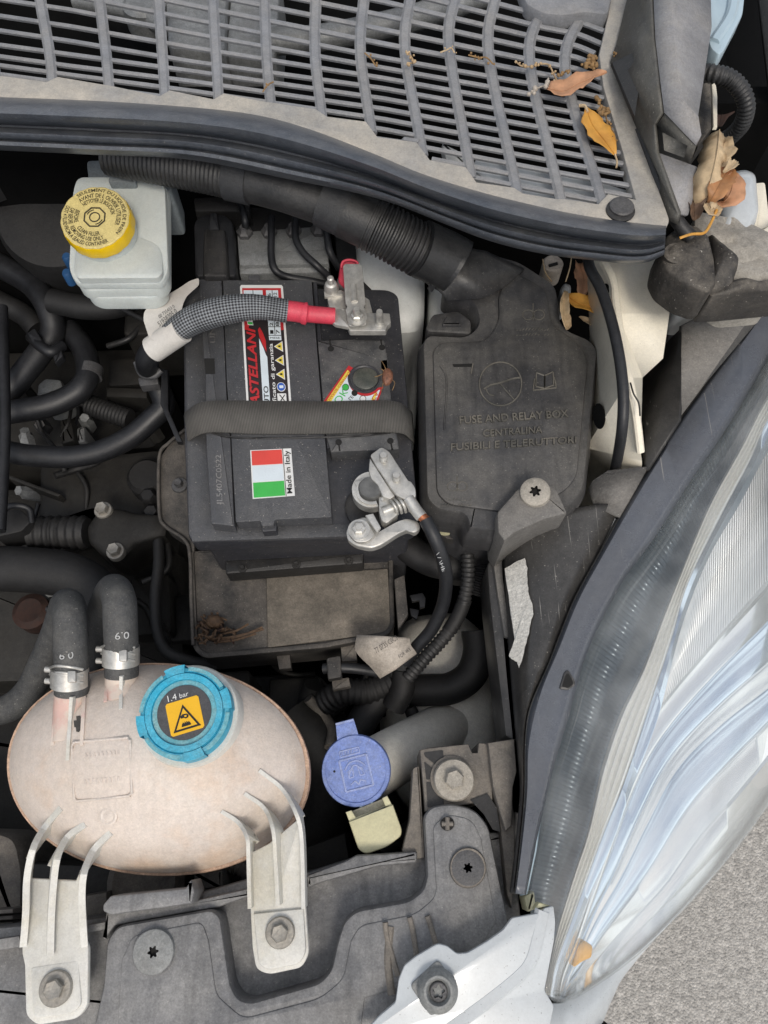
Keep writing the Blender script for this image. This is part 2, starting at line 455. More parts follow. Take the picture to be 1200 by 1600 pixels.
M['washer'] = mat('dusty washer', '#a39d92', .6, .2, var=.12, dust=.5, dcol='#a59d90', speck=.4, spcol='#6f675c')
M['hous'] = mat('headlight housing plastic', '#323130', .30, streak=.15, var=.12, scratch=.6, grit=.25, dust=.3, dcol='#7b7873', ds=14, bump=.12, speck=.5)
M['hous2'] = mat('grey headlight plastic', '#5f5d5a', .5, var=.1, dust=.6, dcol='#8a857d', ds=18, speck=.4)
M['strip'] = mat('smooth headlight frame', '#565a61', .2, grit=.12, var=.06, scratch=.6, dust=.25, dcol='#6d6a68', ds=12, bump=.05, speck=.25, spcol='#9a9894')
M['baffle'] = mat('scratched black baffle', '#252423', .45, var=.15, scratch=.4, dust=.25, dcol='#6d6962')
M['paper'] = mat('torn paper label', '#cfccc4', .8, var=.1, vs=200, dust=.25, dcol='#b5ada0', bump=.8, bs=450, speck=.3, spcol='#a09888')
M['label'] = mat('printed tag', '#d3cfc8', .5, grit=.08, var=.05, dust=.2, dcol='#b3a28f')
M['label2'] = mat('grimy printed tag', '#b0a79b', .55, var=.12, dust=.3, dcol='#8a7d6e')
M['greyink'] = mat('grey print', '#45423e', .6, var=.3, vs=500)
M['hosewhite'] = mat('white hose print', '#b5b5b2', .6, var=.2)
M['hosegrey'] = mat('dusty coolant hose', '#3f4041', .62, var=.15, dust=.45, dcol='#75726b', ds=50, bump=.4, bs=700, speck=.4)
M['leaf'] = mat('dry orange leaf', '#a5764c', .6, var=.3, vs=120, stain='#8f4f2c', stain_amt=.6, stain_s=60)
M['leaf2'] = mat('dry tan leaf', '#bda684', .7, var=.25, vs=150, stain='#8a6b45', stain_amt=.5, stain_s=50)
M['leaf3'] = mat('dry yellow leaf', '#c9933f', .6, var=.2, vs=120, stain='#9a6428', stain_amt=.5, stain_s=60)
M['leafd'] = mat('dark wet leaf', '#5d4736', .7, var=.35, vs=150)
M['pink'] = mat('dry pink brown leaf', '#b58765', .6, var=.3, vs=100, stain='#c08a6a', stain_amt=.5, stain_s=50)
M['sprig'] = mat('dried flower', '#8a6d48', .8, var=.35, vs=300)
M['bug'] = mat('brown insect', '#7a5340', .6, var=.5, vs=500, bump=.5)
M['twig'] = mat('dark twig', '#5a4634', .8, var=.4, vs=300)
M['mastic'] = mat('dirty black mastic', '#1d1b1a', .6, var=.4, vs=60, dust=.6, dcol='#8a8276', ds=45, bump=1.0, bs=220, speck=.6)
M['mud'] = mat('grey dirt crust', '#8f8b83', .85, var=.25, vs=70, dust=.6, dcol='#b0a99d', ds=40, bump=.8, bs=200)
M['cowlend'] = mat('black cowl end plastic', '#4d4c49', .5, var=.2, dust=.4, dcol='#77725f', ds=20, speck=.5)
M['cowlend2'] = mat('lit cowl end plastic', '#8a8a8d', .55, grit=.18, var=.25, vs=40, dust=.7, dcol='#9d978d', ds=30, speck=.6)  # paler copy of the cowl end plastic, light on ridge and foot painted in
M['skyblue'] = mat('pale blue painted steel', '#a9bcc6', .35, var=.04, bump=.03, coat=.3)
M['wtank'] = mat('washer bottle plastic', '#e9e4d8', .45, var=.06, grit=.15, dust=.2, dcol='#aaa498', sss=.1)
M['strut'] = mat('white strut tower paint', '#c9cbc8', .4, var=.04, grit=.08, dust=.2, dcol='#a5a097', bump=.03, speck=.2, spcol='#555555')
M['amber'] = mat('amber bulb reflection', '#e0a43a', .3, var=.1)  # colour stands for the turn bulb's reflection
def cloth(name, c1, c2, su, sv, rough=.6, bumpv=.6, metal=0):
    """woven or braided surface on the strip's own UV"""
    m = bpy.data.materials.new(name); m.use_nodes = True
    nt = m.node_tree; N = nt.nodes; L = nt.links; b = N['Principled BSDF']
    uv = N.new('ShaderNodeTexCoord'); mp = N.new('ShaderNodeMapping')
    mp.inputs['Scale'].default_value = (su, sv, 1)
    L.new(uv.outputs['UV'], mp.inputs[0])
    sep = N.new('ShaderNodeSeparateXYZ'); L.new(mp.outputs[0], sep.inputs[0])
    def f(op, a, b_=None):
        x = N.new('ShaderNodeMath'); x.operation = op
        for i, s in enumerate((a, b_)):
            if s is None: continue
            if isinstance(s, (int, float)): x.inputs[i].default_value = s
            else: L.new(s, x.inputs[i])
        return x.outputs[0]
    p = f('ADD', sep.outputs[0], sep.outputs[1]); q = f('SUBTRACT', sep.outputs[0], sep.outputs[1])
    h = f('MULTIPLY', f('SINE', p), f('SINE', q))
    r = N.new('ShaderNodeMapRange'); r.inputs[1].default_value = -.6; r.inputs[2].default_value = .7; L.new(h, r.inputs[0])
    n = N.new('ShaderNodeTexNoise'); n.inputs['Scale'].default_value = 80; L.new(uv.outputs['Object'], n.inputs['Vector'])
    mul = f('MULTIPLY', r.outputs[0], f('ADD', n.outputs['Fac'], .45))
    mx = N.new('ShaderNodeMix'); mx.data_type = 'RGBA'; L.new(mul, mx.inputs[0])
    mx.inputs[6].default_value = lin(c1); mx.inputs[7].default_value = lin(c2)
    L.new(mx.outputs[2], b.inputs['Base Color']); b.inputs['Roughness'].default_value = rough
    bp = N.new('ShaderNodeBump'); bp.inputs['Strength'].default_value = bumpv; bp.inputs['Distance'].default_value = .0006
    L.new(h, bp.inputs['Height']); L.new(bp.outputs[0], b.inputs['Normal'])
    b.inputs['Metallic'].default_value = metal
    return m
M['braid'] = cloth('braided sleeve', '#141517', '#8d9195', 1300, 94.25)
M['web'] = cloth('webbing strap', '#454440', '#87837d', 2400, 26, .85, .8)
def chrome(name, col, rough, wave=0, strength=.3, axis=0, metal=1.0, scale2=0):
    m = bpy.data.materials.new(name); m.use_nodes = True
    nt = m.node_tree; N = nt.nodes; L = nt.links; b = N['Principled BSDF']
    b.inputs['Metallic'].default_value = metal; b.inputs['Roughness'].default_value = rough
    b.inputs['Base Color'].default_value = lin(col)
    tc = N.new('ShaderNodeTexCoord')
    n = N.new('ShaderNodeTexNoise'); n.inputs['Scale'].default_value = 14; n.inputs['Detail'].default_value = 3
    L.new(tc.outputs['Object'], n.inputs['Vector'])
    h = n.outputs['Fac']; dist = .004
    if wave:
        sp = N.new('ShaderNodeSeparateXYZ'); L.new(tc.outputs['UV'], sp.inputs[0])
        x = N.new('ShaderNodeMath'); x.operation = 'MULTIPLY'; L.new(sp.outputs[axis], x.inputs[0]); x.inputs[1].default_value = wave
        s = N.new('ShaderNodeMath'); s.operation = 'SINE'; L.new(x.outputs[0], s.inputs[0])
        a = N.new('ShaderNodeMath'); a.operation = 'MULTIPLY_ADD'; L.new(s.outputs[0], a.inputs[0]); a.inputs[1].default_value = .5
        L.new(n.outputs['Fac'], a.inputs[2]); h = a.outputs[0]; dist = .0015
    bp = N.new('ShaderNodeBump'); bp.inputs['Strength'].default_value = strength; bp.inputs['Distance'].default_value = dist
    L.new(h, bp.inputs['Height']); L.new(bp.outputs[0], b.inputs['Normal'])
    return m
M['ch_rib'] = chrome('dark ribbed bezel', '#4d575e', .22, 0, .0, metal=.4)
M['ch_line'] = chrome('bright bezel', '#eceae4', .25, 0, .1, metal=.55)
M['ch_blue'] = chrome('mirror bezel', '#dde9f5', .11, 0, .06, metal=.85)  # blue tint puts the sky's reflection into the mirror colour
M['ch_flute'] = chrome('fluted reflector', '#f0f1f0', .22, 900, .4, metal=.7)
M['ch_facet'] = chrome('mirror reflector', '#f0f2f2', .15, 0, .08, metal=.75)
M['ch_gold'] = chrome('warm reflector edge', '#e8d8b8', .25, 0, .2, metal=.5)
def lensmat():
    m = bpy.data.materials.new('clear lens'); m.use_nodes = True
    nt = m.node_tree; N = nt.nodes; L = nt.links; N.remove(N['Principled BSDF'])
    t = N.new('ShaderNodeBsdfTransparent'); t.inputs[0].default_value = (.985, .99, .985, 1)
    g = N.new('ShaderNodeBsdfGlossy'); g.inputs['Roughness'].default_value = .06
    d = N.new('ShaderNodeBsdfDiffuse'); d.inputs[0].default_value = (.80, .83, .84, 1)
    tc = N.new('ShaderNodeTexCoord'); n = N.new('ShaderNodeTexNoise'); n.inputs['Scale'].default_value = 25; n.inputs['Detail'].default_value = 5
    L.new(tc.outputs['Object'], n.inputs['Vector'])
    r = N.new('ShaderNodeMapRange'); r.inputs[1].default_value = .35; r.inputs[2].default_value = .75; r.inputs[3].default_value = .04; r.inputs[4].default_value = .13
    L.new(n.outputs['Fac'], r.inputs[0])
    x = N.new('ShaderNodeMixShader'); L.new(r.outputs[0], x.inputs[0]); L.new(t.outputs[0], x.inputs[1]); L.new(d.outputs[0], x.inputs[2])
    lw = N.new('ShaderNodeLayerWeight'); lw.inputs[0].default_value = .5
    pw = N.new('ShaderNodeMath'); pw.operation = 'POWER'; L.new(lw.outputs['Facing'], pw.inputs[0]); pw.inputs[1].default_value = 4.0
    f = N.new('ShaderNodeMath'); f.operation = 'MULTIPLY_ADD'; L.new(pw.outputs[0], f.inputs[0]); f.inputs[1].default_value = .8; f.inputs[2].default_value = .035
    y = N.new('ShaderNodeMixShader'); L.new(f.outputs[0], y.inputs[0]); L.new(x.outputs[0], y.inputs[1]); L.new(g.outputs[0], y.inputs[2])
    L.new(y.outputs[0], N['Material Output'].inputs[0])
    return m
M['lens'] = lensmat()
def roadmat():
    m = bpy.data.materials.new('worn asphalt'); m.use_nodes = True
    nt = m.node_tree; N = nt.nodes; L = nt.links; b = N['Principled BSDF']
    tc = N.new('ShaderNodeTexCoord')
    v = N.new('ShaderNodeTexVoronoi'); v.inputs['Scale'].default_value = 300; v.inputs['Randomness'].default_value = 1.0; L.new(tc.outputs['Object'], v.inputs['Vector'])
    n = N.new('ShaderNodeTexNoise'); n.inputs['Scale'].default_value = 90; n.inputs['Detail'].default_value = 8; L.new(tc.outputs['Object'], n.inputs['Vector'])
    cr_ = N.new('ShaderNodeValToRGB'); e = cr_.color_ramp.elements
    e[0].position = .25; e[0].color = lin('#8f8c87'); e[1].position = .75; e[1].color = lin('#bcb8b1')
    L.new(n.outputs['Fac'], cr_.inputs[0])
    sp = N.new('ShaderNodeSeparateColor'); L.new(v.outputs['Color'], sp.inputs[0])
    mr = N.new('ShaderNodeMapRange'); mr.inputs[3].default_value = .8; mr.inputs[4].default_value = 1.25; L.new(sp.outputs[0], mr.inputs[0])
    mx = N.new('ShaderNodeVectorMath'); mx.operation = 'SCALE'; L.new(cr_.outputs[0], mx.inputs[0]); L.new(mr.outputs[0], mx.inputs['Scale'])
    L.new(mx.outputs[0], b.inputs['Base Color']); b.inputs['Roughness'].default_value = .85
    bp = N.new('ShaderNodeBump'); bp.inputs['Strength'].default_value = .6; bp.inputs['Distance'].default_value = .004; bp.invert = True
    L.new(v.outputs['Distance'], bp.inputs['Height']); L.new(bp.outputs[0], b.inputs['Normal'])
    return m
M['road'] = roadmat()
# ------------------------------------------------------------------ setting: road and car body
road = mk('road', [(-40, -40, 0), (40, -40, 0), (40, 40, 0), (-40, 40, 0)], [(0, 1, 2, 3)], M['road'], smooth=False)
road['kind'] = 'structure'
body = thing('car_shell', 'white painted car body framing the open engine bay', 'car body', 600, 800, 0.30)
def slab(name, x0, x1, y0, y1, z0, z1, m, parent):
    V = [(x, y, z) for z in (z0, z1) for y in (y0, y1) for x in (x0, x1)]
    return mk(name, V, [(0, 2, 3, 1), (4, 5, 7, 6), (0, 1, 5, 4), (2, 6, 7, 3), (0, 4, 6, 2), (1, 3, 7, 5)], m, parent, smooth=False)
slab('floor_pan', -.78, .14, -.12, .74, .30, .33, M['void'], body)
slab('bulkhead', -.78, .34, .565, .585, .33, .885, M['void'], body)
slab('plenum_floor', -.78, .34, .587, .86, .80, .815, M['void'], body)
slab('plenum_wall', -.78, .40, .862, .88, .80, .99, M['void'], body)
slab('side_light_block', -.80, -.782, -.12, .88, .30, .95, M['void'], body)  # added out of view to keep side light out of the bay
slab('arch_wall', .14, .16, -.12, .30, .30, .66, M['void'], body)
slab('front_light_block', -.78, .16, -.142, -.122, .30, .70, M['void'], body)  # unseen front closure, added to block light
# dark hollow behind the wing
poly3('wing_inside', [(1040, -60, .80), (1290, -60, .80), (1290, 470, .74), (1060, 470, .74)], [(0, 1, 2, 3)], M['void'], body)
poly3('wing_lip', [(1182, -40, .93), (1260, -40, .93), (1260, 180, .90), (1203, 140, .90)], [(0, 1, 2, 3)], M['blk'], body, th=.004)
# inner wing in cream paint
poly3('inner_wing', [(868, 395, .85), (944, 398, .85), (962, 440, .85), (966, 490, .85), (985, 590, .845), (1003, 720, .80), (1003, 790, .735),
                     (1046, 398, .85), (1041, 440, .85), (1046, 490, .85), (1036, 560, .84), (1004, 590, .83), (1000, 745, .765),
                     (918, 398, .84), (918, 440, .815), (922, 540, .79), (915, 700, .765), (900, 800, .725)],
      [(1, 7, 8, 2), (2, 8, 9, 3), (3, 9, 10, 11), (3, 11, 4), (4, 11, 12, 5), (5, 12, 6),
       (13, 1, 2, 14), (14, 2, 3, 15), (15, 3, 4, 16), (16, 4, 5), (16, 5, 6, 17)], M['cream'], body, th=.002)
bar('panel_seam', [(943, 400, .853), (960, 436, .853), (964, 470, .853), (972, 530, .851), (986, 598, .847), (996, 650, .832), (1003, 708, .808)], .006, .006, M['cream'], body, n=30)
tube('wing_wire', [(985, 598, .85), (990, 615, .849), (998, 630, .845), (1000, 650, .84)], .0007, M['blk'], body, s=6)
lathe('drain_hole', [(.011, -.001), (.011, .0005), (.008, .0008)], W(936, 650, .80), M['void'], body, nrm=(-.5, -.1, .8), sx=.45, sy=1.0)
lathe('panel_hole', [(.0045, -.001), (.0045, .0006), (.003, .0008)], W(947, 452, .84), M['void'], body, nrm=(-.4, 0, 1), sx=.6, sy=1.2)
poly3('wing_bracket', [(1042, 438, .805), (1062, 440, .81), (1080, 452, .81), (1080, 474, .80), (1058, 478, .79), (1046, 492, .78)], [(0, 1, 2, 3, 4, 5)], M['cream'], body, th=.003)
poly3('wing_flange', [(1095, 452, .835), (1118, 441, .84), (1150, 448, .84), (1172, 462, .835), (1150, 476, .82), (1122, 486, .81), (1108, 472, .82)], [(0, 1, 2, 3, 4, 5, 6)], M['strut'], body, th=.003)
poly3('wing_gusset', [(1078, 455, .80), (1098, 452, .82), (1128, 478, .80), (1095, 500, .77), (1082, 500, .76)], [(0, 1, 2, 3, 4)], M['gpanel2'], body, th=.003)
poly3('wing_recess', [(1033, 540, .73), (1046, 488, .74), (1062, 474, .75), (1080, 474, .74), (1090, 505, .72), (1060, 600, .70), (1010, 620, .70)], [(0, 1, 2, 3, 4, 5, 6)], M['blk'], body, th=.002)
# strut tower behind the battery
dome('strut_tower', [(548, 352), (600, 352), (648, 385), (664, 430), (662, 520), (560, 520), (540, 450)], .755, .02, .25, M['strut'], body, r=25)
dome('strut_tower_side', [(672, 400), (735, 400), (735, 540), (668, 540)], .735, .015, .25, M['strut'], body, r=18)
# hinge end of the wing: white rounded post, dirt crust
dome('hinge_post', [(1128, 275), (1160, 268), (1178, 276), (1184, 345), (1165, 372), (1120, 372)], .895, .012, .12, M['white'], body, r=14)
plate('hinge_flange', [(1172, 286), (1196, 284), (1204, 352), (1180, 362)], .885, .05, M['cream'], body, r=5)
plate('wing_edge', [(1176, 398), (1186, 362), (1240, 330), (1240, 390)], .90, .02, M['cream'], body, r=4)
dome('dirt_crust', [(1086, 330), (1130, 338), (1180, 352), (1230, 380), (1235, 440), (1160, 446), (1125, 420), (1085, 380)], .900, .005, .05, M['mud'], body, r=12, jit=.006)
# white front corner of the body with its rubber buffer
fcz = lambda x, y: .792-.00006*(y-1420)
fc = plate('front_corner_panel', [(560, 1622), (592, 1588), (618, 1566), (623, 1530), (632, 1508), (650, 1494), (684, 1474, 6), (699, 1478), (714, 1490), (730, 1489), (762, 1470), (786, 1453), (800, 1434), (846, 1426), (850, 1419), (865, 1415), (868, 1440), (866, 1470), (851, 1548), (866, 1572), (856, 1622)], fcz, .004, M['white'], body, bev=.001, r=4)
fz = lambda d: (lambda x, y: fcz(x, y)+d)
bar('swage_ridge', [(690, 1616, .7808), (760, 1566, .7838), (812, 1524, .7864), (830, 1500, .788), (840, 1465, .790), (850, 1424, .7922)], .011, .004, M['white'], body, n=40)
buf = thing('rubber_buffer', 'grey square rubber buffer with a round socket on the white front corner', 'rubber buffer', 680, 1540, .784)
plate('pad', [(640, 1540, 9), (685, 1499, 9), (719, 1551, 9), (674, 1590, 9)], fz(.003), .006, M['screw'], buf, bev=.0012)
C = W(684, 1548, .7915)
lathe('socket', [(.0125, -.003), (.0125, .0006), (.0105, .0035), (.0088, .0055), (.0075, .0055), (.0065, .0035), (.0055, .002)], C, M['screw'], buf)
starscrew(buf, 685, 1549, .7935, .0056, .0032, M['screwd'], M['hole'], k=5, h=.002)
# bumper skin below the headlight
loft('bumper_skin', [[(838, 1552, .765), (862, 1571, .74), (900, 1559, .725), (956, 1521, .715), (1012, 1476, .70), (1087, 1400, .69), (1162, 1310, .68), (1240, 1200, .67)],
                     [(820, 1640, .765), (880, 1640, .73), (940, 1600, .70), (962, 1545, .69), (1010, 1482, .675), (1082, 1402, .66), (1156, 1312, .65), (1235, 1205, .64)],
                     [(800, 1760, .68), (865, 1690, .55), (912, 1600, .45), (940, 1550, .42), (985, 1490, .40), (1055, 1405, .38), (1130, 1310, .36), (1200, 1215, .35)]], 24, M['white'], body, th=.003, flip=True)
plate('front_skin', [(-420, 1636), (560, 1636), (838, 1640), (838, 1790), (-420, 1790)], .735, .30, M['white'], body, bev=.01)
loft('wing_skin', [[(1246, 300, .86), (1246, 400, .815), (1247, 700, .80), (1247, 1000, .76), (1246, 1190, .70)], [(1330, 280, .86), (1330, 400, .83), (1330, 700, .81), (1330, 1000, .77), (1310, 1180, .70)], [(1420, 280, .82), (1420, 400, .79), (1420, 700, .76), (1400, 1000, .71), (1350, 1160, .66)], [(1450, 280, .55), (1450, 400, .52), (1440, 700, .50), (1400, 950, .46), (1330, 1120, .42)]], 24, M['white'], body, th=.003, flip=True)
# ------------------------------------------------------------------ cowl grille
g = thing('cowl_grille', 'grey slotted plastic cowl grille below the windscreen, dusted beige along its edge', 'cowl grille', 500, 120, .90)
KX = [-30, 110, 300, 600, 740, 850, 905, 950, 1000]
def row(k):
    a600 = 88+16*k if k >= 0 else 88+22*k
    t110 = {0: -10, 1: 13, 2: 39, 3: 62, 4: 83, 5: 101, 6: 115, 7: 129}
    t300 = {-3: -38, -2: -16, -1: 6, 0: 28, 1: 50, 2: 72, 3: 94, 4: 109, 5: 125, 6: 140, 7: 155, 8: 170}
    a850 = 132+16.4*k if k >= 0 else 132+18.3*k
    a950 = 152+16.2*k if k >= 0 else [140, 125, 108, 90, 70, 48, 28, 8, -12][-k-1]
    y110 = t110.get(k, -10+24*k if k < 0 else 129+14*(k-7))
    y300 = t300.get(k, -38+22*(k+3) if k < 0 else 170+15*(k-8))
    a740 = .44*a600+.56*a850
    a905 = a850+10 if k >= 0 else a850+(a950-a850)*.35
    return [(-350, y110-63-(6 if k < 4 else 0)), (-30, y110-19-(2 if k < 4 else 0)), (110, y110), (300, y300), (600, a600), (740, a740), (850, a850), (905, a905), (950, a950), (1000, a950+(9 if k >= 0 else 40))]
slotb = [(-350, 76), (-30, 113), (72, 127), (90, 119), (161, 131), (179, 134), (249, 149), (265, 140), (334, 154), (349, 145), (415, 158), (431, 160), (494, 170), (511, 181), (572, 189), (590, 213), (651, 221), (672, 249), (728, 260), (745, 284), (803, 292), (817, 301), (870, 310), (885, 310), (935, 318), (950, 302), (993, 311)]
inner_r = [(972, 233), (943, 137), (936, 85), (951, 20)]
GZ = .930
def lerpx(tab, x):
    for (x0, y0), (x1, y1) in zip(tab, tab[1:]):
        if x0 <= x <= x1: return y0+(y1-y0)*(x-x0)/max(1e-6, x1-x0)
    return tab[-1][1]
def rx(y): return lerpx(sorted([(b, a) for a, b in [(993, 311)]+inner_r+[(940, -40)]]), y)
for k in range(-9, 12):
    pts = []
    R_ = row(k)
    for x in range(-345, 1001, 15):
        y = lerpx(R_, x)
        if y < -40: continue
        if y > lerpx(slotb, min(x, 993))+7: continue
        if y < 311 and x > rx(max(-40, y))+6: continue
        if y < 25 and x > 825: continue
        pts.append((x, y, GZ))
    if len(pts) < 3: continue
    bar('slat', pts, .0037 if k >= 0 else .0044, .0026, M['grille'], g, n=len(pts)*2)
ribs = [[(-322, -30), (-318, 0), (-288, 50), (-282, 92)], [(-226, -30), (-222, 0), (-196, 60), (-190, 102)], [(-130, -30), (-127, 0), (-105, 70), (-98, 112)], [(-35, -30), (-32, 0), (-14, 75), (-8, 124)], [(60, -30), (62, 0), (76, 80), (81, 135)], [(152, -30), (155, 0), (165, 85), (170, 145)], [(245, -30), (247, 0), (253, 85), (257, 150)], [(331, -30), (332, 0), (337, 85), (341, 155)],
        [(412, -30), (413, 0), (416, 85), (423, 165)], [(494, -30), (493, 0), (492, 80), (503, 182)], [(573, -30), (568, 0), (563, 80), (581, 205)], [(646, -30), (640, 0), (633, 75), (661, 240)],
        [(719, -30), (710, 0), (702, 70), (737, 276)], [(784, -30), (773, 0), (764, 82), (810, 302)], [(856, -20), (846, 15), (828, 92), (878, 312)], [(912, 10), (907, 25), (884, 105), (943, 316)]]
for rb in ribs:
    bar('rib', [(x, y, GZ+.0012) for x, y in rb], .0088, .004, M['grille'], g, n=24, rad=lambda s, L: 1.1-.2*s)
plate('border', slotb+inner_r+[(940, 4), (960, -40), (992, -40), (986, 0), (964, 70), (956, 96), (991, 187), (1047, 344, 6), (1040, 357), (980, 350), (900, 339), (830, 325), (750, 305), (660, 278), (583, 246), (483, 208), (400, 187), (300, 175), (150, 165), (0, 159), (-30, 158), (-350, 144)], GZ+.003, .010, M['border'], g, bev=.0012)
plate('wiper_shroud', [(806, -40), (822, 6), (850, 20), (880, 23), (915, 18), (951, 22), (964, -40)], GZ+.008, .012, M['grille'], g, bev=.003, r=8)
lathe('clip_base', [(.0100, 0), (.0100, .0012), (.009, .0018), (.004, .0018)], W(969, 330, GZ+.003), M['blk'], g)
lathe('clip', [(.0085, .001), (.0085, .003), (.0075, .0038), (.0012, .0038)], W(970, 327, GZ+.003), M['screwd'], g)
# wiper gear seen through the slots
wg = thing('wiper_linkage', 'grey wiper motor and linkage under the cowl grille slots', 'wiper linkage', 400, 60, .815)
plate('gear_housing', [(255, -40), (355, -40), (352, 80), (262, 75)], .885, .05, M['alu'], wg, r=10, bev=.004)
plate('gear_cover', [(362, -40), (440, -40), (430, 90), (352, 85)], .88, .05, M['alu'], wg, r=10, bev=.004)
lathe('pivot', [(.02, -.02), (.02, 0), (.015, .004), (.008, .004)], W(225, 5, .885), M['alu'], wg)
tube('drive_rod', [(410, 65, .88), (500, 60, .88), (640, 30, .88), (760, -10, .88)], .011, M['alu'], wg)
tube('crank_arm', [(120, 0, .875), (200, 15, .878), (260, 40, .88)], .009, M['alu'], wg)
plate('plenum_panel', [(735, 262), (745, 242), (800, 250), (900, 272), (1000, 300), (1000, 345), (900, 335), (800, 312)], .918, .03, M['white'], body, bev=.003, r=6)
plate('plenum_flange', [(690, 222), (728, 240), (738, 265), (700, 262)], .885, .01, M['strut'], body, bev=.002, r=4)
# ------------------------------------------------------------------ bonnet seal
U = [(-350, 136), (-30, 150), (0, 152), (150, 158), (300, 168), (400, 180), (483, 202), (583, 240), (660, 272), (750, 300), (830, 320), (900, 335), (980, 347), (1041, 353)]
Lw = [(-350, 224), (-30, 234), (0, 235), (150, 242), (300, 250), (450, 280), (550, 300), (620, 320), (700, 352), (770, 378), (850, 397), (930, 407), (1000, 412), (1038, 398)]
Us = cr([Vector((a, b)) for a, b in U], 54); Ls = cr([Vector((a, b)) for a, b in Lw], 54)
prof = [(-.04, .925), (0, .934), (.03, .942), (.09, .951), (.19, .957), (.30, .958), (.40, .953), (.48, .943), (.515, .935), (.55, .934), (.59, .939), (.66, .9415), (.73, .939), (.775, .933), (.80, .931), (.83, .934), (.90, .932), (.96, .925), (1.0, .916), (1.0, .895)]
rails = [[(u.x+(l.x-u.x)*t, u.y+(l.y-u.y)*t, z) for u, l in zip(Us, Ls)] for t, z in prof]
seal = loft('bonnet_seal', rails, 120, M['seal'], None, flip=True, ang=60)
tag(seal, 'thick ridged black rubber bonnet seal curving along the cowl grille', 'rubber seal')
# close the cut end
n0 = 120
me = seal.data
import bmesh
bm = bmesh.new(); bm.from_mesh(me); bm.verts.ensure_lookup_table()
try: bm.faces.new([bm.verts[k*n0+n0-1] for k in range(len(prof))])
except Exception: pass
bm.to_mesh(me); bm.free()
# ------------------------------------------------------------------ cowl end cover (upper corner)
ce = thing('cowl_end_cover', 'black plastic cowl end cover with stepped ridge above the leaf pile', 'plastic cover', 1040, 180, .92)
V = [(992, -30, .935), (968, 72, .935), (958, 100, .934), (1000, 200, .932), (1046, 340, .931), (1062, 348, .93),
     (1020, -30, .975), (1024, 60, .975), (1032, 129, .975), (1038, 176, .972), (1026, 195, .958), (1030, 238, .95), (1064, 332, .938)]
poly3('side_face', V, [(0, 1, 7, 6), (1, 2, 8, 7), (2, 3, 9, 8), (3, 10, 9), (3, 11, 10), (3, 4, 12, 11), (4, 5, 12)], M['cowlend'], ce)
V = [(1020, -30, .976), (1024, 60, .976), (1032, 129, .976), (1038, 176, .973), (1047, -30, .980), (1051, 40, .980), (1063, 150, .980), (1092, 186, .976), (1095, 210, .970), (1087, 227, .962),
     (1110, -30, .962), (1112, 42, .962), (1091, 180, .972)]
poly3('ridge', V, [(0, 1, 5, 4), (1, 2, 6, 5), (2, 3, 9, 8, 7, 6), (4, 5, 11, 10), (5, 6, 12, 11), (6, 7, 12)], M['cowlend2'], ce)
V = [(1038, 178, .971), (1086, 228, .961), (1077, 256, .945), (1030, 239, .949), (1026, 196, .957), (1092, 262, .94), (1086, 300, .935), (1075, 336, .93), (1063, 333, .937)]
poly3('step', V, [(0, 1, 2, 3, 4)], M['cowlend'], ce)
poly3('foot', V, [(3, 2, 5, 6, 7, 8)], M['cowlend2'], ce)
plate('side_tab', [(956, 97), (989, 82), (1001, 116), (1000, 135), (992, 182)], lambda x, y: .944+(x-956)*.0003, .003, M['blk'], ce, bev=.0006)
# things in the dark hollow
br = thing('hinge_bracket', 'pale blue painted steel bracket hanging beside the dark wing hollow', 'bracket', 1135, 30, .92)
plate('arm', [(1112, -40), (1168, -40), (1161, 22), (1132, 78), (1124, 86), (1110, 74), (1104, 40)], .945, .012, M['skyblue'], br, bev=.0015, r=7)
bar('ridge', [(1150, -40, .949), (1145, 15, .949), (1118, 60, .948)], .008, .004, M['skyblue'], br, n=16)
cg = corr('corrugated_hose', [(1098, 114, .935), (1118, 116, .938), (1140, 123, .936), (1158, 141, .93), (1166, 166, .92), (1160, 192, .905), (1145, 210, .89), (1130, 220, .88)], .0068, M['conduit'], None, pitch=.0031, depth=.14)
tag(cg, 'black corrugated hose looping beside the cowl end cover', 'hose')
plate('wing_stay', [(1108, 92), (1114, 92), (1121, 150), (1121, 198), (1115, 198), (1113, 140)], .905, .003, M['cream'], body, bev=.0005)
plate('wing_pad', [(1094, 110), (1112, 125), (1113, 200), (1090, 230), (1082, 190)], .89, .02, M['mastic'], body, bev=.002)
ms = dome('seal_end_block', [(1038, 372), (1031, 404), (1042, 426), (1070, 447), (1104, 459), (1118, 448), (1116, 410), (1104, 368), (1086, 352), (1062, 354)], .912, .007, .03, M['mastic'], None, r=8, jit=.005, nf=60, steps=(0, .05, .12, .22, .4, .6, .8))
dome('fold', [(1106, 366), (1122, 382), (1136, 404), (1150, 424), (1142, 452), (1106, 460), (1110, 420)], .906, .010, .03, M['mastic'], ms, r=8, jit=.006, nf=70, steps=(0, .08, .2, .4, .6, .8))
dome('lower_rim', [(1108, 446), (1150, 440), (1190, 441), (1240, 432), (1240, 452), (1185, 457), (1145, 461), (1108, 463)], .905, .005, .03, M['mastic'], ms, r=6, jit=.004, nf=70, steps=(0, .15, .35, .6, .8))
tag(ms, 'dirty black mastic lump below the leaf pile at the end of the seal', 'mastic block')
lathe('washer_dimple', [(.0090, -.006), (.0090, -.001), (.008, 0), (.004, -.0008)], W(1057, 394, .918), M['mastic'], ms)
# black drain strip along the cover
tube('drain_strip', [(1000, 205, .931), (1015, 245, .931), (1035, 300, .930), (1058, 345, .926), (1080, 372, .92)], .0048, M['blk'], ce, n=30)
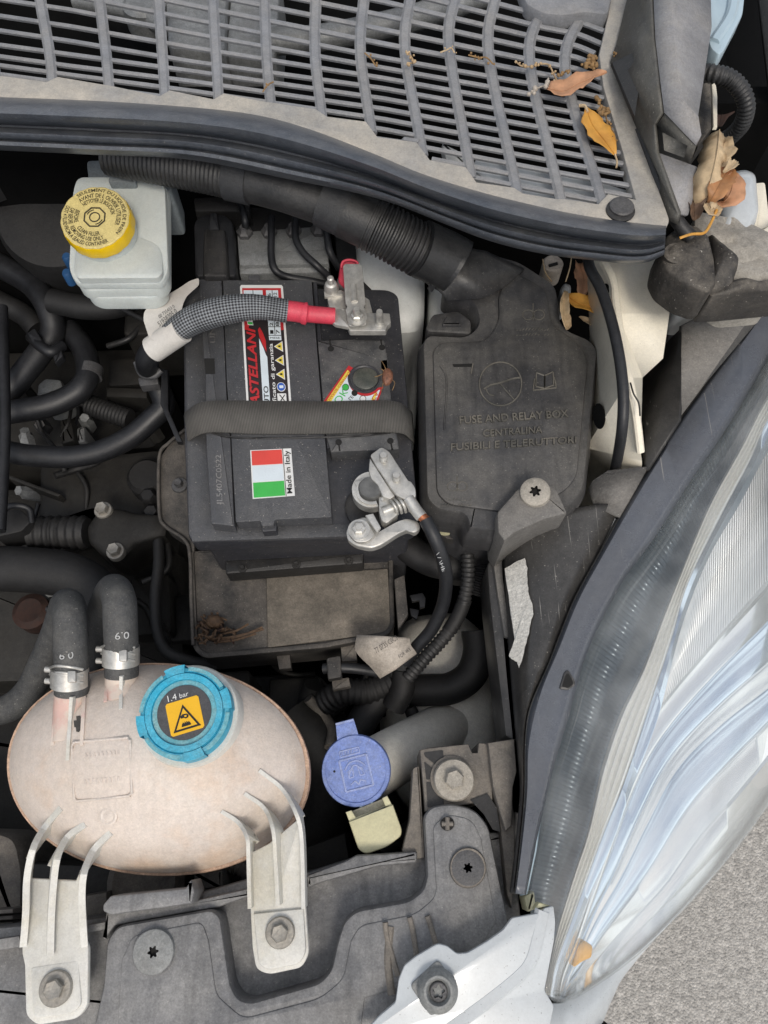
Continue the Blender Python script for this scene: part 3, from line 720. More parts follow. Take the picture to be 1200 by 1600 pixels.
# ------------------------------------------------------------------ brake fluid reservoir
rv = thing('brake_fluid_reservoir', 'milky white brake fluid reservoir with a yellow screw cap', 'fluid reservoir', 185, 380, .78)
rz = lambda x, y: .862-(y-275)*.00013
rzo = lambda d: (lambda x, y: rz(x, y)+d)
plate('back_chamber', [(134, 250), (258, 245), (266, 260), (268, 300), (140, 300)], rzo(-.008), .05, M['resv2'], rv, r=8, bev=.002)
plate('lower_body', [(128, 330), (256, 330), (258, 452), (248, 462), (236, 466), (152, 466), (138, 460), (130, 448)], rzo(-.012), .014, M['resv'], rv, r=12, bev=.004)
plate('middle_body', [(118, 290), (262, 290), (262, 440), (250, 452), (135, 454), (120, 444)], rzo(-.006), .012, M['resv'], rv, r=10, bev=.002)
plate('rim', [(113, 300, 20), (120, 276, 20), (257, 275, 22), (263, 424, 20), (252, 443, 18), (118, 443, 20), (107, 420, 18)], rz, .006, M['resv'], rv, bev=.0015)
dome('top_chamber', [(122, 291, 10), (250, 288, 12), (254, 426, 14), (247, 434, 12), (121, 435, 12), (116, 424, 12)], .846, .004, .014, M['resv'], rv, steps=(0, .04, .1, .2, .5))
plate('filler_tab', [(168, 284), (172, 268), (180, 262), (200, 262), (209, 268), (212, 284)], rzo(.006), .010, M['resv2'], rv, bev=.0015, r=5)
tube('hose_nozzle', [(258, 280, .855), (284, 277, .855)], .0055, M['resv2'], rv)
for yy in (404, 429): lathe('mounting_pin', [(.0042, -.01), (.0042, .002), (.003, .004)], W(106, yy, .825), flat('blue pin', '#234a73'), rv)
CN = Vector((0.0, -.20, 1)).normalized()
CC = W(149, 341, .875)
cp = lathe('cap', [(.0272, -.0125), (.0276, -.011), (.0273, -.002), (.0268, 0)], CC, M['yellow'], rv, CN, 72, fn=lambda a, r, h: 1+.022*abs(math.sin(8*a)), ang=30)
lathe('neck', [(.0255, -.024), (.0255, -.012), (.02, -.012)], CC, M['resv'], cp, CN, 36)
lathe('cap_face', [(.0266, -.001), (.0266, .0008), (.0258, .0014), (.0135, .0014)], CC, M['yellow2'], cp, CN, 72, fn=lambda a, r, h: 1+.022*abs(math.sin(8*a)))
X, Y, N = frame(CN)
def ringbar(name, r0, r1, h, m, par, s=8, rot=0, C=CC, th=.0006, a0=0, a1=2*math.pi, fr=(X, Y, N)):
    x, y, n = fr; full = abs(a1-a0-2*math.pi) < 1e-6
    k = s+(0 if full else 1); vs = []
    for i in range(k):
        a = a0+(a1-a0)*i/s+rot
        for r, hh in ((r0, h-th), (r0, h), (r1, h), (r1, h-th)): vs.append(C+x*r*math.cos(a)+y*r*math.sin(a)+n*hh)
    fs = []
    for i in range(s):
        j = (i+1) % k
        for q in range(4): fs.append((i*4+q, j*4+q, j*4+(q+1) % 4, i*4+(q+1) % 4))
    return mk(name, vs, fs, m, par, smooth=False)
ringbar('octagon_mark', .0080, .0092, .0018, M['ink'], cp, 8, .39)
ringbar('ring_mark', .0035, .0044, .0018, M['ink'], cp, 24)
ringbar('arc_mark', .0060, .0067, .0018, M['ink'], cp, 10, 0, a0=R(100), a1=R(160))
ringbar('arc_mark', .0060, .0067, .0018, M['ink'], cp, 10, 0, a0=R(-80), a1=R(-20))
def arctext(s, r0, r1, a0, a1, C, fr, m, par, h):
    """letters set along an arc, feet towards the centre unless r0 > r1"""
    x, y, n = fr; V, F = glyphs(s, bold=.012)
    vs = []
    for u, v, w in V:
        a = R(a0+(a1-a0)*u); r = r0+(r1-r0)*v
        vs.append(C+x*r*math.cos(a)+y*r*math.sin(a)+n*h)
    return mk('print', vs, F, m, par, smooth=False)
FR = (X, Y, N); hh = .0018
for s, ra, rb, a0, a1 in (('CLEAN FILLER', .0164, .0128, 215, 290), ('REMOVING USE ONLY', .0208, .0172, 205, 295), ('FROM A SEALED CONTAINER', .0250, .0216, 200, 300)):
    arctext(s, ra, rb, a0, a1, CC, FR, M['ink'], cp, hh)
for s, ra, rb, a0, a1 in (('NETTOYER LE BOUCHON', .0128, .0164, 134, 10), ('AVANT DE L OUVRIR UTILISER', .0172, .0208, 134, -22), ('SEULEMENT DU LIQUIDE DE FREIN', .0216, .0250, 130, -38)):
    arctext(s, ra, rb, a0, a1, CC, FR, M['ink'], cp, hh)
for s, ra, rb in (('BEFORE', .0164, .0128), ('CAP BEFORE', .0208, .0172), ('DOT 4 FLUID', .0250, .0216)):
    arctext(s, ra, rb, 156, 198, CC, FR, M['ink'], cp, hh)
# ------------------------------------------------------------------ wiring conduit below the seal
cd = thing('wiring_conduit', 'dusty taped conduit running below the bonnet seal into the fuse box', 'conduit', 450, 300, .86)
corr('corrugated_section', [(170, 240, .885), (250, 255, .885), (320, 268, .885), (365, 278, .885)], .0170, M['conduit'], cd, pitch=.0036, depth=.06)
tube('smooth_section', [(352, 274, .885), (430, 292, .885), (515, 320, .88)], .0170, M['conduit'], cd, s=20)
tube('tape_wrap', [(356, 276, .885), (392, 283, .885)], .0182, M['tape'], cd, s=20)
tube('tape_wrap', [(505, 314, .882), (545, 333, .878)], .0198, M['tape'], cd, s=20)
tube('tail_section', [(540, 332, .878), (575, 348, .874), (590, 356, .872)], .0200, M['conduit'], cd, s=20)
corr('flexible_section', [(575, 348, .874), (610, 366, .868), (650, 388, .858), (690, 408, .848)], .0212, M['conduit'], cd, pitch=.0040, depth=.10, s=20)
tube('sleeve_end', [(655, 388, .860), (700, 408, .846), (715, 417, .842)], .0226, M['conduit'], cd, s=20)
tube('tie_rod', [(393, 312, .87), (440, 322, .87), (500, 336, .866)], .0016, M['blk'], cd, s=8)
for x, y in ((402, 311), (498, 335)): tube('rod_clip', [(x-9, y-2, .873), (x+9, y+3, .873)], .0034, M['alu'], cd, s=6)
# ------------------------------------------------------------------ hydraulic block and plug behind the battery
hb = thing('hydraulic_block', 'dull aluminium hydraulic block with four brake pipes behind the battery', 'hydraulic block', 440, 400, .70)
plate('block', [(370, 362), (508, 352), (514, 425), (374, 428)], .785, .05, M['alu'], hb, bev=.002, r=3)
plate('block_lip', [(372, 394), (512, 388), (514, 412), (374, 414)], .790, .006, M['alu'], hb, bev=.002)
plate('pump_body', [(372, 405), (515, 400), (518, 470), (376, 470)], .765, .06, M['engine'], hb, bev=.003, r=5)
plate('valve_housing', [(360, 318), (500, 330), (505, 362), (368, 366)], .77, .05, M['deep'], hb, bev=.003)
pipes = [[(383, 364, .785), (383, 345, .80), (378, 325, .80), (370, 308, .79)], [(424, 340, .80), (424, 365, .802), (424, 400, .80), (430, 422, .797), (450, 433, .79), (490, 440, .785), (530, 450, .775)],
         [(462, 340, .80), (462, 372, .802), (474, 395, .80), (495, 415, .797), (515, 435, .785), (530, 460, .77)], [(508, 345, .80), (511, 370, .80), (516, 395, .795), (530, 420, .78)]]
for i, p in enumerate(pipes):
    pp = tube('brake_pipe', p, .0033, M['deep2'], hb, s=10)
    x = (383, 421, 459, 498)[i]
    lathe('pipe_nut', [(.0075, -.004), (.0075, .004), (.005, .006), (.0036, .010)], W(x, 366-i*1.5, .785), M['screwd'], pp, s=6)
pg = thing('connector_plug', 'black locking connector plug beside the hydraulic block', 'connector', 335, 380, .72)
plate('shell', [(302, 345), (316, 334), (352, 334), (364, 346), (370, 432), (304, 432)], .795, .06, M['deep2'], pg, r=8, bev=.003)
plate('latch', [(318, 356), (352, 356), (356, 432), (316, 432)], .806, .012, M['blk'], pg, r=6, bev=.003)
plate('latch_tip', [(328, 332), (338, 332), (342, 358), (326, 358)], .808, .012, M['deep2'], pg, r=2, bev=.001)
plate('crossbar', [(302, 308), (362, 306), (390, 316), (390, 330), (304, 330)], .79, .03, M['blk'], pg, r=4, bev=.002)
ck = plate('frame_strut', [(520, 345), (553, 358), (560, 430), (600, 470), (560, 470), (528, 420)], .775, .02, M['deep'], None, bev=.002)
tag(ck, 'matt black metal strut between the hydraulic block and the white strut tower', 'strut')
# ------------------------------------------------------------------ battery
bt = thing('car_battery', 'black car battery with maker label and Italian flag sticker', 'car battery', 470, 650, .62)
LZ, TZ = .785, .800
plate('case', [(303, 452, 8), (612, 458, 8), (641, 822, 8), (312, 838, 8)], LZ-.004, .16, M['lid2'], bt, bev=.002)
plate('lid_rim', [(286, 470, 8), (296, 446, 10), (606, 452, 14), (622, 460, 14), (654, 806, 14), (648, 830, 12), (302, 848, 10), (294, 838, 8), (288, 690)], LZ, .018, M['lid2'], bt, bev=.0018)
plate('lid_ledge', [(288, 470), (306, 448), (322, 450), (334, 800), (400, 838), (302, 845), (295, 834)], LZ+.0012, .004, M['lid'], bt, bev=.0006)
plate('lid_ledge', [(300, 846), (297, 826), (430, 822), (545, 818), (545, 838)], LZ+.0010, .004, M['lid'], bt, bev=.0006)
plate('edge_block', [(311, 436), (346, 436), (351, 545), (354, 618), (360, 686), (366, 822), (330, 818), (322, 692), (321, 585), (321, 560), (318, 559)], TZ, .016, M['lid'], bt, bev=.0010, r=2)
plate('edge_notch', [(319, 560), (335, 560), (336, 584), (321, 584)], TZ+.0004, .001, M['hole'], bt, bev=0)
plate('cover_strip', [(348, 437), (487, 437), (502, 625), (508, 684), (519, 808, 4), (430, 812), (427, 821), (409, 822), (406, 814), (368, 816, 3), (361, 686), (354, 600)], TZ+.0006, .017, M['lid'], bt, bev=.0011, r=2)
plate('cover_tab', [(388, 430), (405, 429), (407, 440), (389, 441)], TZ-.001, .01, M['lid'], bt, bev=.0006, r=2)
plate('latch_tab', [(408, 818), (432, 817), (432, 829), (410, 831)], TZ-.004, .012, M['lid2'], bt, bev=.0008, r=2)
plate('terminal_block', [(496, 532), (548, 530), (600, 531), (606, 564), (597, 565), (598, 576), (607, 577), (613, 640), (621, 682), (624, 702, 3), (517, 706), (509, 680)], TZ, .016, M['lidd'], bt, bev=.0011, r=1)
for x, y, x2, y2 in ((517, 545, 515, 531), (597, 543, 595, 531), (529, 691, 531, 705), (610, 689, 613, 703)):
    lathe('keyhole', [(.0026, -.001), (.0026, .0004), (.0005, .0005)], W(x, y, TZ+.0002), M['hole'], bt, s=16)
    tube('keyhole_slot', [(x, y, TZ-.0006), (x2, y2, TZ-.0006)], .0010, M['hole'], bt, s=6, n=2)
plate('raised_edge', [(489, 440), (495, 440), (510, 625), (517, 700), (511, 700), (503, 625)], TZ-.003, .01, M['lid2'], bt, bev=.0006)
# charge indicator
C = W(569, 592, TZ+.0004)
lathe('indicator_ring', [(.0138, -.001), (.0138, .0004), (.0125, .0006), (.0115, -.0002)], C, M['lid2'], bt, s=36)
lathe('indicator_eye', [(.0105, -.001), (.0105, .001), (.009, .0018), (.004, .0022)], W(571, 592, TZ+.0004), mat('dark green window', '#343b35', .3, var=.2, dust=.3), bt, s=36)
# indicator sticker: outline from the photograph, hidden below the strap further down
def pxpoly(name, pts, z, m, par, th=.0003):
    P = ccw([W(x, y, z) for x, y in pts]); vs, fs = ringmesh([P, [p-Vector((0, 0, th)) for p in P]])
    return mk(name, vs, fs, m, par, smooth=False)
def arcpx(cx, cy, rx_, ry_, a0, a1, n=14): return [(cx+rx_*math.cos(R(a0+(a1-a0)*i/n)), cy-ry_*math.sin(R(a0+(a1-a0)*i/n))) for i in range(n+1)]
stk = thing if False else None
s0 = pxpoly('indicator_sticker', [(505, 628), (545, 571), (553, 576)]+arcpx(571, 590, 25, 25, 160, 320, 14)+[(599, 604), (585, 640), (505, 640)], TZ+.0006, M['dred'], bt)
pxpoly('sticker_field', [(513, 628), (545, 582), (548, 584)]+arcpx(571, 590, 28, 29, 172, 318, 14)+[(594, 609), (582, 640), (508, 640)], TZ+.0009, M['paleblue'], s0)
pxpoly('sticker_band', [(509, 628), (543, 578), (547, 581), (517, 628)], TZ+.0011, M['dgold'], s0)
pxpoly('sticker_band', [(580, 624), (585, 615), (590, 612), (584, 628)], TZ+.0011, M['dgold'], s0)
def dot(name, x, y, r, z, m, par, s=20): return pxpoly(name, [(x+r*math.cos(2*math.pi*i/s), y+r*math.sin(2*math.pi*i/s)) for i in range(s)], z, m, par)
dot('ink_ring', 540, 605, 5.4, TZ+.0011, M['dblack'], s0); dot('green_dot', 540, 605, 4.6, TZ+.0013, M['dgreen'], s0)
dot('black_dot', 554, 614, 4.8, TZ+.0011, M['dblack'], s0)
dot('ink_ring', 567, 623, 5.2, TZ+.0011, M['dblack'], s0); dot('white_dot', 567, 623, 4.3, TZ+.0013, M['dwhite'], s0)
f = quad([(509, 629), (546, 579), (550, 582), (514, 632)], TZ)
text('print', 'CHARGE CONTROL', f, M['dred'], s0, w=.0014, box=(0, .1, 1, .8))
f = quad([(520, 628), (536, 607), (545, 613), (531, 633)], TZ)
text('print', 'OK', f, M['dgreen'], s0, w=.0012)
f = quad([(580, 625), (587, 613), (592, 616), (586, 628)], TZ); text('print', 'CA', f, M['dred'], s0, w=.0014)
f = quad([(544, 624), (549, 619), (553, 622), (548, 627)], TZ); text('print', 'LE', f, M['dblack'], s0, w=.0014)
# maker label
lab = [(386, 640), (456, 640), (442, 446), (375, 446)]
f = quad(lab, TZ+.0006)
s1 = patch('maker_label', f, [(0, 0), (1, 0), (1, .985), (.97, 1), (.03, 1), (0, .985)], .0006, M['dwhite'], bt)
patch('label_field', f, [(.05, 0), (.95, 0), (.95, .97), (.05, .97)], .0009, mat('label black', '#2a2425', .45, var=.1), s1)
patch('label_red', f, [(.05, .62), (.13, .62), (.2, .70), (.2, .90), (.60, .90), (.60, .60), (.95, .62), (.95, .97), (.05, .97)], .0011, M['dred'], s1)
patch('month_table', f, [(.60, .535), (.88, .535), (.88, .95), (.60, .95)], .0013, M['paleblue'], s1)
patch('year_table', f, [(.08, .80), (.52, .80), (.52, .95), (.08, .95)], .0013, M['paleblue'], s1)
for vv in (.57, .64, .70, .76, .82, .88): patch('table_line', f, [(.60, vv), (.88, vv), (.88, vv+.004), (.60, vv+.004)], .0015, M['dblack'], s1)
patch('table_line', f, [(.735, .57), (.75, .57), (.75, .95), (.735, .95)], .0015, M['dblack'], s1)
patch('table_line', f, [(.29, .80), (.305, .80), (.305, .95), (.29, .95)], .0015, M['dblack'], s1)
def vt(s, u0, u1, v0, v1, m, par, ff, w=.0016, shear=0):
    """print reading up the picture: letters' feet at u1, heads at u0"""
    g_ = lambda a, b, c=0: ff(u1+(u0-u1)*b, v0+(v1-v0)*a, c)
    return text('print', s, g_, m, par, w=w, shear=shear, bold=.03 if shear else .012)
for i, (a, b) in enumerate((('1', '7'), ('2', '8'), ('3', '9'), ('4', '10'), ('5', '11'), ('6', '12'))):
    v0 = .583+.062*i
    vt(a, .635, .71, v0, v0+.03, M['dblack'], s1, f); vt(b, .77, .85, v0, v0+.035, M['dblack'], s1, f)
text('print', 'MESE', f, M['dblack'], s1, w=.0016, box=(.63, .542, .85, .558))
vt('CASTELLANI', .09, .30, -.06, .635, M['dred'], s1, f, shear=.25)
patch('flag_mark', f, [(.13, .66), (.26, .655), (.24, .715), (.11, .72)], .0014, M['dwhite'], s1)
patch('flag_mark', f, [(.14, .664), (.25, .66), (.245, .678), (.135, .682)], .0016, M['dgreen'], s1)
patch('flag_mark', f, [(.13, .698), (.24, .694), (.235, .711), (.12, .715)], .0016, M['dred'], s1)
patch('swoosh', f, [(.36, .62), (.40, .64), (.47, .59), (.52, .53), (.52, .44), (.44, .50), (.38, .56)], .0013, M['dred'], s1)
patch('swoosh_tail', f, [(.37, .55), (.45, .48), (.50, .42), (.53, .40), (.53, .0), (.37, .0)], .0012, M['paleblue'], s1)
vt('AUTO', .40, .51, -.02, .17, M['dblack'], s1, f)
vt('certificato di garanzia', .585, .70, -.07, .505, M['dwhite'], s1, f)
for i, v0 in enumerate((.44, .33, .22)):
    t_ = patch('warning_triangle', f, [(.90, v0+.085), (.70, v0+.042), (.90, v0)], .0014, M['dwhite'], s1)
    patch('triangle_field', f, [(.88, v0+.075), (.73, v0+.042), (.88, v0+.009)], .0016, M['dgold'], s1)
    patch('triangle_mark', f, [(.85, v0+.05), (.79, v0+.046), (.79, v0+.038), (.85, v0+.032)], .0018, M['dblack'], s1)
for r_, m_, w_ in ((.098, 'dwhite', .0014), (.085, 'dblue', .0016)):
    patch('goggles_sign', f, [(.80+r_*math.cos(a*.314), .165+r_*.36*math.sin(a*.314)) for a in range(20)], w_, M[m_], s1)
patch('goggles_mark', f, [(.76, .155), (.85, .155), (.85, .175), (.76, .175)], .0018, M['paleblue'], s1)
patch('recycle_sign', f, [(.70, .04), (.90, .04), (.90, .115), (.70, .115)], .0014, M['dwhite'], s1)
for a_, b_ in (((.74, .05), (.86, .105)), ((.74, .105), (.86, .05))):
    patch('recycle_mark', f, [(a_[0], a_[1]), (a_[0]+.025, a_[1]), (b_[0]+.02, b_[1]), (b_[0], b_[1])], .0016, M['dblack'], s1)
# flag sticker
fl = [(395, 780), (461, 775), (455, 701), (391, 704)]
f = quad(fl, TZ+.0006)
s2 = patch('flag_sticker', f, [(0, 0), (1, 0), (1, 1), (0, 1)], .0006, M['dwhite'], bt)
patch('green_band', f, [(.03, .02), (.77, .02), (.77, .32), (.03, .32)], .0009, M['dgreen'], s2)
patch('white_band', f, [(.03, .34), (.77, .34), (.77, .66), (.03, .66)], .0009, M['paleblue'], s2)
patch('red_band', f, [(.03, .68), (.77, .68), (.77, .98), (.03, .98)], .0009, mat('flag red', '#d2463c', .45, var=.06), s2)
patch('divider', f, [(.785, 0), (.80, 0), (.80, 1), (.785, 1)], .0009, M['dblack'], s2)
vt('Made in Italy', .82, .985, .05, .95, M['dblack'], s2, f, w=.0010)
f = quad([(351, 789), (348, 711), (337, 711), (339, 789)], TZ)
text('embossed_code', 'JL5407C0522', f, mat('embossed lid', '#7a7a7a', .6, dust=.3), bt, w=.0002, ext=.0004)
f = quad([(337, 536), (336, 512), (327, 512), (328, 536)], TZ)
text('embossed_code', 'UN', f, mat('embossed lid b', '#4a4a4b', .6, dust=.3), bt, w=.0002, ext=.0004)
# terminal posts and plates
lathe('negative_post', [(.0105, -.002), (.0098, .028), (.0085, .030), (.003, .030)], W(580, 786, LZ), M['lead'], bt, s=30)
lathe('post_seal', [(.0185, -.001), (.0185, .004), (.017, .005), (.012, .005)], W(576, 795, LZ), M['blk'], bt, s=30)
lathe('positive_post', [(.0105, -.002), (.0098, .024), (.0085, .026), (.003, .026)], W(545, 470, LZ), M['lead'], bt, s=30)
# strap
st = loft('battery_strap', [[(287, 650, .778), (291, 642, .790), (322, 627, .8035), (400, 626, .8030), (500, 627, .8030), (610, 626, .8035), (640, 640, .790), (645, 648, .770)],
                            [(291, 692, .778), (294, 688, .790), (325, 675, .8035), (400, 677, .8035), (500, 677, .8032), (618, 675, .8035), (643, 686, .790), (648, 694, .770)]],
          60, M['web'], None, th=.0016, flip=True, ang=70)
me = st.data
for l in me.loops:
    u = me.uv_layers[0].data[l.index].uv; me.uv_layers[0].data[l.index].uv = (u[0]*.20, u[1]*6)
tag(st, 'grey woven webbing strap across the middle of the battery', 'strap')
ss = tube('strap_cord', [(330, 676, .8005), (360, 683, .801), (420, 684.5, .8012), (500, 683, .8012), (560, 681, .801), (610, 676, .8005)], .0009, M['blk'], st, s=6)
# ------------------------------------------------------------------ positive side
pc = thing('positive_cable', 'thick braided black battery cable with red heat shrink end', 'cable', 340, 490, .80)
tube('braided_sleeve', [(252, 538, .806), (268, 524, .814), (298, 502, .823), (345, 486, .829), (398, 480, .829), (449, 486, .824)], .0112, M['braid'], pc, s=24, n=60, rad=lambda s, L: .86+.2*math.sin(math.pi*min(1, s*1.15)))
tube('taped_end', [(231, 574, .775), (230, 562, .790), (238, 549, .799), (256, 535, .807)], .0098, M['deep2'], pc, s=20)
tube('heat_shrink', [(445, 485, .8245), (462, 487, .823), (474, 489, .822), (478, 490, .822), (497, 492, .820), (523, 494, .818)], .0082, M['red'], pc, s=20, n=40, rad=lambda s, L: 1.02 if s < .38 else (1.12 if s < .46 else .84))
plate('lug', [(519, 483), (531, 482), (546, 488), (546, 511), (524, 507), (519, 503)], .8185, .004, M['metal'], pc, bev=.0008, r=2)
tube('tag_wrap', [(239, 546, .8015), (262, 530, .811), (284, 515, .8195)], .0112, M['label'], pc, s=24, n=10)
tgf = plate('tag_flag', [(311, 434), (296, 439), (280, 450), (232, 478), (225, 488), (224, 500), (233, 528), (240, 534), (273, 505), (282, 494), (286, 474), (292, 462), (311, 445)], lambda x, y: .806+.00012*(y-440), .0005, M['label'], pc, bev=0, r=4)
fq = quad([(250, 512), (278, 490), (274, 483), (246, 505)], .814)
text('print', '51938205 0', fq, M['greyink'], tgf, w=.0012)
fq = quad([(250, 499), (274, 481), (271, 477), (247, 494)], .8135)
text('print', '00 735423 0', fq, M['greyink'], tgf, w=.0012)
cl = thing('cable_clip', 'grey plastic cable clip under the taped end of the positive cable', 'clip', 240, 590, .72)
tube('ring', [(213, 566, .775), (222, 585, .772), (240, 588, .772), (252, 578, .775)], .003, M['screwd'], cl, s=8)
plate('arm', [(252, 575), (262, 578), (263, 640), (285, 690), (276, 690), (250, 630)], .74, .006, M['deep2'], cl, bev=.001)
plate('clip_foot', [(215, 590), (246, 588), (248, 600), (218, 603)], .745, .01, M['screwd'], cl, bev=.001, r=3)
# positive clamp
pk = thing('positive_terminal_clamp', 'zinc plated terminal clamp with a red cap at the braided cable end', 'terminal clamp', 560, 490, .80)
plate('base_bar', [(542, 489), (574, 488), (609, 489), (611, 504), (606, 508), (603, 517), (546, 517), (543, 510)], .8165, .006, M['metal'], pk, bev=.001, r=2)
plate('bracket', [(536, 416, 4), (539, 412, 3), (563, 412, 3), (566, 416, 4), (571, 474), (568, 478), (571, 484), (573, 506, 4), (545, 510, 4), (540, 484), (543, 478), (540, 474)], lambda x, y: .8215+.00006*(500-y), .002, M['metal'], pk, bev=.0005)
tube('bracket_swage', [(552, 446, .8242), (554, 472, .8232)], .003, M['metal'], pk, s=10)
plate('side_fin', [(568, 462), (577, 468), (582, 488), (571, 490)], .815, .004, M['metal'], pk, bev=.0006)
plate('clamp_body', [(510, 455), (528, 452), (540, 455), (542, 485), (514, 484)], .812, .012, M['metal'], pk, bev=.0012, r=2)
plate('clamp_lip', [(506, 455), (534, 453), (535, 460), (507, 464)], .8145, .003, M['metal'], pk, bev=.0005)
lathe('tee_bolt', [(.0062, 0), (.0062, .004), (.0048, .008), (.0030, .009), (.0028, .015), (.0018, .016)], W(518, 453, .814), M['metal'], pk, s=18)
def stud(par, bx, by, z, h, r, nut=True, nrm=(0, 0, 1)):
    if nut:
        lathe('nut', [(r*2.3, 0), (r*2.3, .0012), (r*1.75, .0016), (r*1.7, .0048), (r*1.3, .0056)], W(bx, by, z), M['metal'], par, nrm, 6, ang=25)
        lathe('washer', [(r*2.7, 0), (r*2.7, .0009), (r*1.2, .0010)], W(bx, by, z), M['metal'], par, nrm, 24)
    return lathe('stud', [(r, 0)]+[(r*(1 if i % 2 else .9), h*.25+h*.6*i/10) for i in range(11)]+[(r*.8, h), (r*.3, h)], W(bx, by, z), M['metal'], par, nrm, 16, ang=50)
stud(pk, 558, 497, .822, .012, .0031); stud(pk, 593, 506, .8165, .0165, .0031, False)
lathe('stud_collar', [(.0042, 0), (.0042, .001), (.003, .0014)], W(593, 506, .8165), M['metal'], pk, s=20)
dome('red_cap', [(531, 418), (534, 408), (546, 404), (558, 406), (560, 416), (560, 448), (540, 452), (528, 440)], .812, .004, .012, M['red'], pk, r=5)
tube('red_cap_rim', [(533, 418, .8165), (536, 409, .820), (546, 406, .821), (557, 409, .820), (560, 416, .8185)], .0011, M['red'], pk, s=8)
# ------------------------------------------------------------------ negative clamp
nk = thing('negative_terminal_clamp', 'zinc plated quick release terminal clamp with lever on the lower battery post', 'terminal clamp', 590, 780, .79)
def ann(name, cx, cy, z, r0, r1, h, m, par, s=36, a0=0, a1=360):
    C = W(cx, cy, z)
    return ringbar(name, r0, r1, h, m, par, s, 0, C, h, R(a0), R(a1), (Vector((1, 0, 0)), Vector((0, 1, 0)), Vector((0, 0, 1))))
ann('collar', 581, 773, .8015, .0100, .0150, .010, M['metal'], nk, 40, -50, 290)
ann('collar_rim', 581, 773, .8055, .0098, .0118, .008, M['metal'], nk, 40, -48, 288)
plate('bracket', [(578, 711), (596, 698), (608, 705), (638, 751), (642, 752), (649, 762), (650, 776), (641, 783), (628, 778), (620, 774), (612, 764), (600, 745), (588, 728)], lambda x, y: .8215-.00002*(y-700), .003, M['metal'], nk, bev=.0007, r=4)
plate('bracket_web', [(578, 713), (590, 730), (604, 752), (618, 774), (610, 780), (598, 776), (590, 757), (580, 748), (576, 734)], .8165, .006, M['metal'], nk, bev=.001, r=3)
plate('collar_ear', [(553, 752), (560, 748), (575, 744), (584, 746), (560, 762), (556, 760)], .8125, .006, M['metal'], nk, bev=.001, r=2)
plate('clamp_jaw', [(591, 776), (610, 770), (618, 785), (622, 804), (604, 818), (596, 814), (592, 800)], .8125, .010, M['metal'], nk, bev=.0015, r=3)
for i in range(4): tube('spring_coil', [(608+i*6.5, 780-i*1.5, .812), (614+i*6.5, 786-i*1.5, .8185), (619+i*6.5, 795-i*1.5, .817), (621+i*6.5, 803-i*1.5, .811)], .0013, M['metal'], nk, s=8)
tube('clamp_bolt', [(598, 800, .811), (620, 791, .811), (641, 780, .811)], .0040, M['metal'], nk, s=14)
stud(nk, 599, 718, .8215, .008, .0032, False); stud(nk, 619, 749, .8205, .008, .0032, False)
dome('lever', [(541, 832, 5), (546, 818, 6), (566, 808, 5), (576, 810), (590, 833, 3), (624, 814, 4), (637, 810, 6), (654, 816, 6), (657, 826, 5), (648, 834, 5), (638, 828, 5), (624, 834, 4), (596, 852, 6), (580, 858, 8), (556, 853, 8), (543, 843, 6)], .810, .0025, .006, M['metal'], nk, steps=(0, .03, .07, .12))
plate('lever_cam', [(544, 834, 6), (549, 820, 7), (566, 812, 6), (574, 813), (586, 835), (576, 846, 6), (556, 848, 8)], .8155, .003, M['metal'], nk, bev=.0008)
plate('hinge_strap', [(571, 805), (583, 802), (595, 824), (589, 832)], .8195, .003, M['metal'], nk, bev=.0005)
nt_ = stud(nk, 561, 828, .8155, .0065, .0030)
# negative cable
nc = thing('negative_cable', 'black battery earth cable curving down from the clamp past the tray', 'cable', 690, 900, .72)
tube('crimp_lug', [(638, 779, .818), (650, 797, .8165), (659, 808, .816)], .0046, M['metal'], nc, s=16)
tube('copper_strands', [(657, 805, .816), (668, 815, .815)], .0037, M['copper'], nc, s=12)
tube('insulation', [(665, 812, .8155), (678, 838, .812), (690, 868, .800), (697, 905, .780), (692, 945, .758), (674, 984, .737), (650, 1012, .722), (632, 1034, .71)], .0053, M['deep2'], nc, s=18, n=50)
fq = quad([(690, 868), (699, 892), (693, 893), (685, 870)], .806)
text('print', '/ \\ /HF', quad([(686, 864), (696, 893), (691, 895), (681, 866)], .8085), M['hosewhite'], nc, w=.0020)
tg = loft('tag_flag', [[(558, 992, .728), (556, 1017, .726), (580, 1043, .722), (594, 1060, .718)], [(600, 994, .736), (604, 1012, .735), (612, 1032, .730), (618, 1046, .724)], [(640, 997, .734), (642, 1008, .733), (648, 1016, .730), (651, 1021, .726)]], 14, M['label2'], nc, th=.0005, flip=True)
text('print', '77 0735 C0C3', quad([(588, 1022), (622, 1000), (618, 993), (584, 1014)], .737), M['greyink'], tg, w=.0015)
text('print', 'FOR 463', quad([(625, 1030), (642, 1017), (639, 1013), (622, 1025)], .733), M['greyink'], tg, w=.0015)
# ------------------------------------------------------------------ battery tray
tr = thing('battery_tray', 'dusty black plastic battery tray with a muddy front shelf', 'battery tray', 450, 950, .62)
plate('shelf', [(296, 860, 6), (302, 1012, 16), (318, 1028, 12), (508, 1011), (606, 992, 10), (616, 978, 8), (612, 840, 4)], .698, .05, M['tray'], tr, bev=.003)
plate('shelf_rim', [(296, 862), (302, 862), (309, 1010, 14), (322, 1021, 10), (508, 1004), (602, 986, 8), (609, 976, 8), (606, 842), (613, 842), (617, 978, 8), (606, 993, 10), (508, 1012), (318, 1029, 12), (301, 1014, 14)], .7015, .01, M['tray'], tr, bev=.001)
plate('muddy_panel', [(416, 900), (606, 888), (611, 978), (602, 989), (418, 1012)], .7005, .006, M['tray2'], tr, bev=.001, r=3)
plate('clamp_bar', [(352, 874), (568, 862), (568, 880), (352, 897)], .722, .02, M['blk'], tr, bev=.002, r=4)
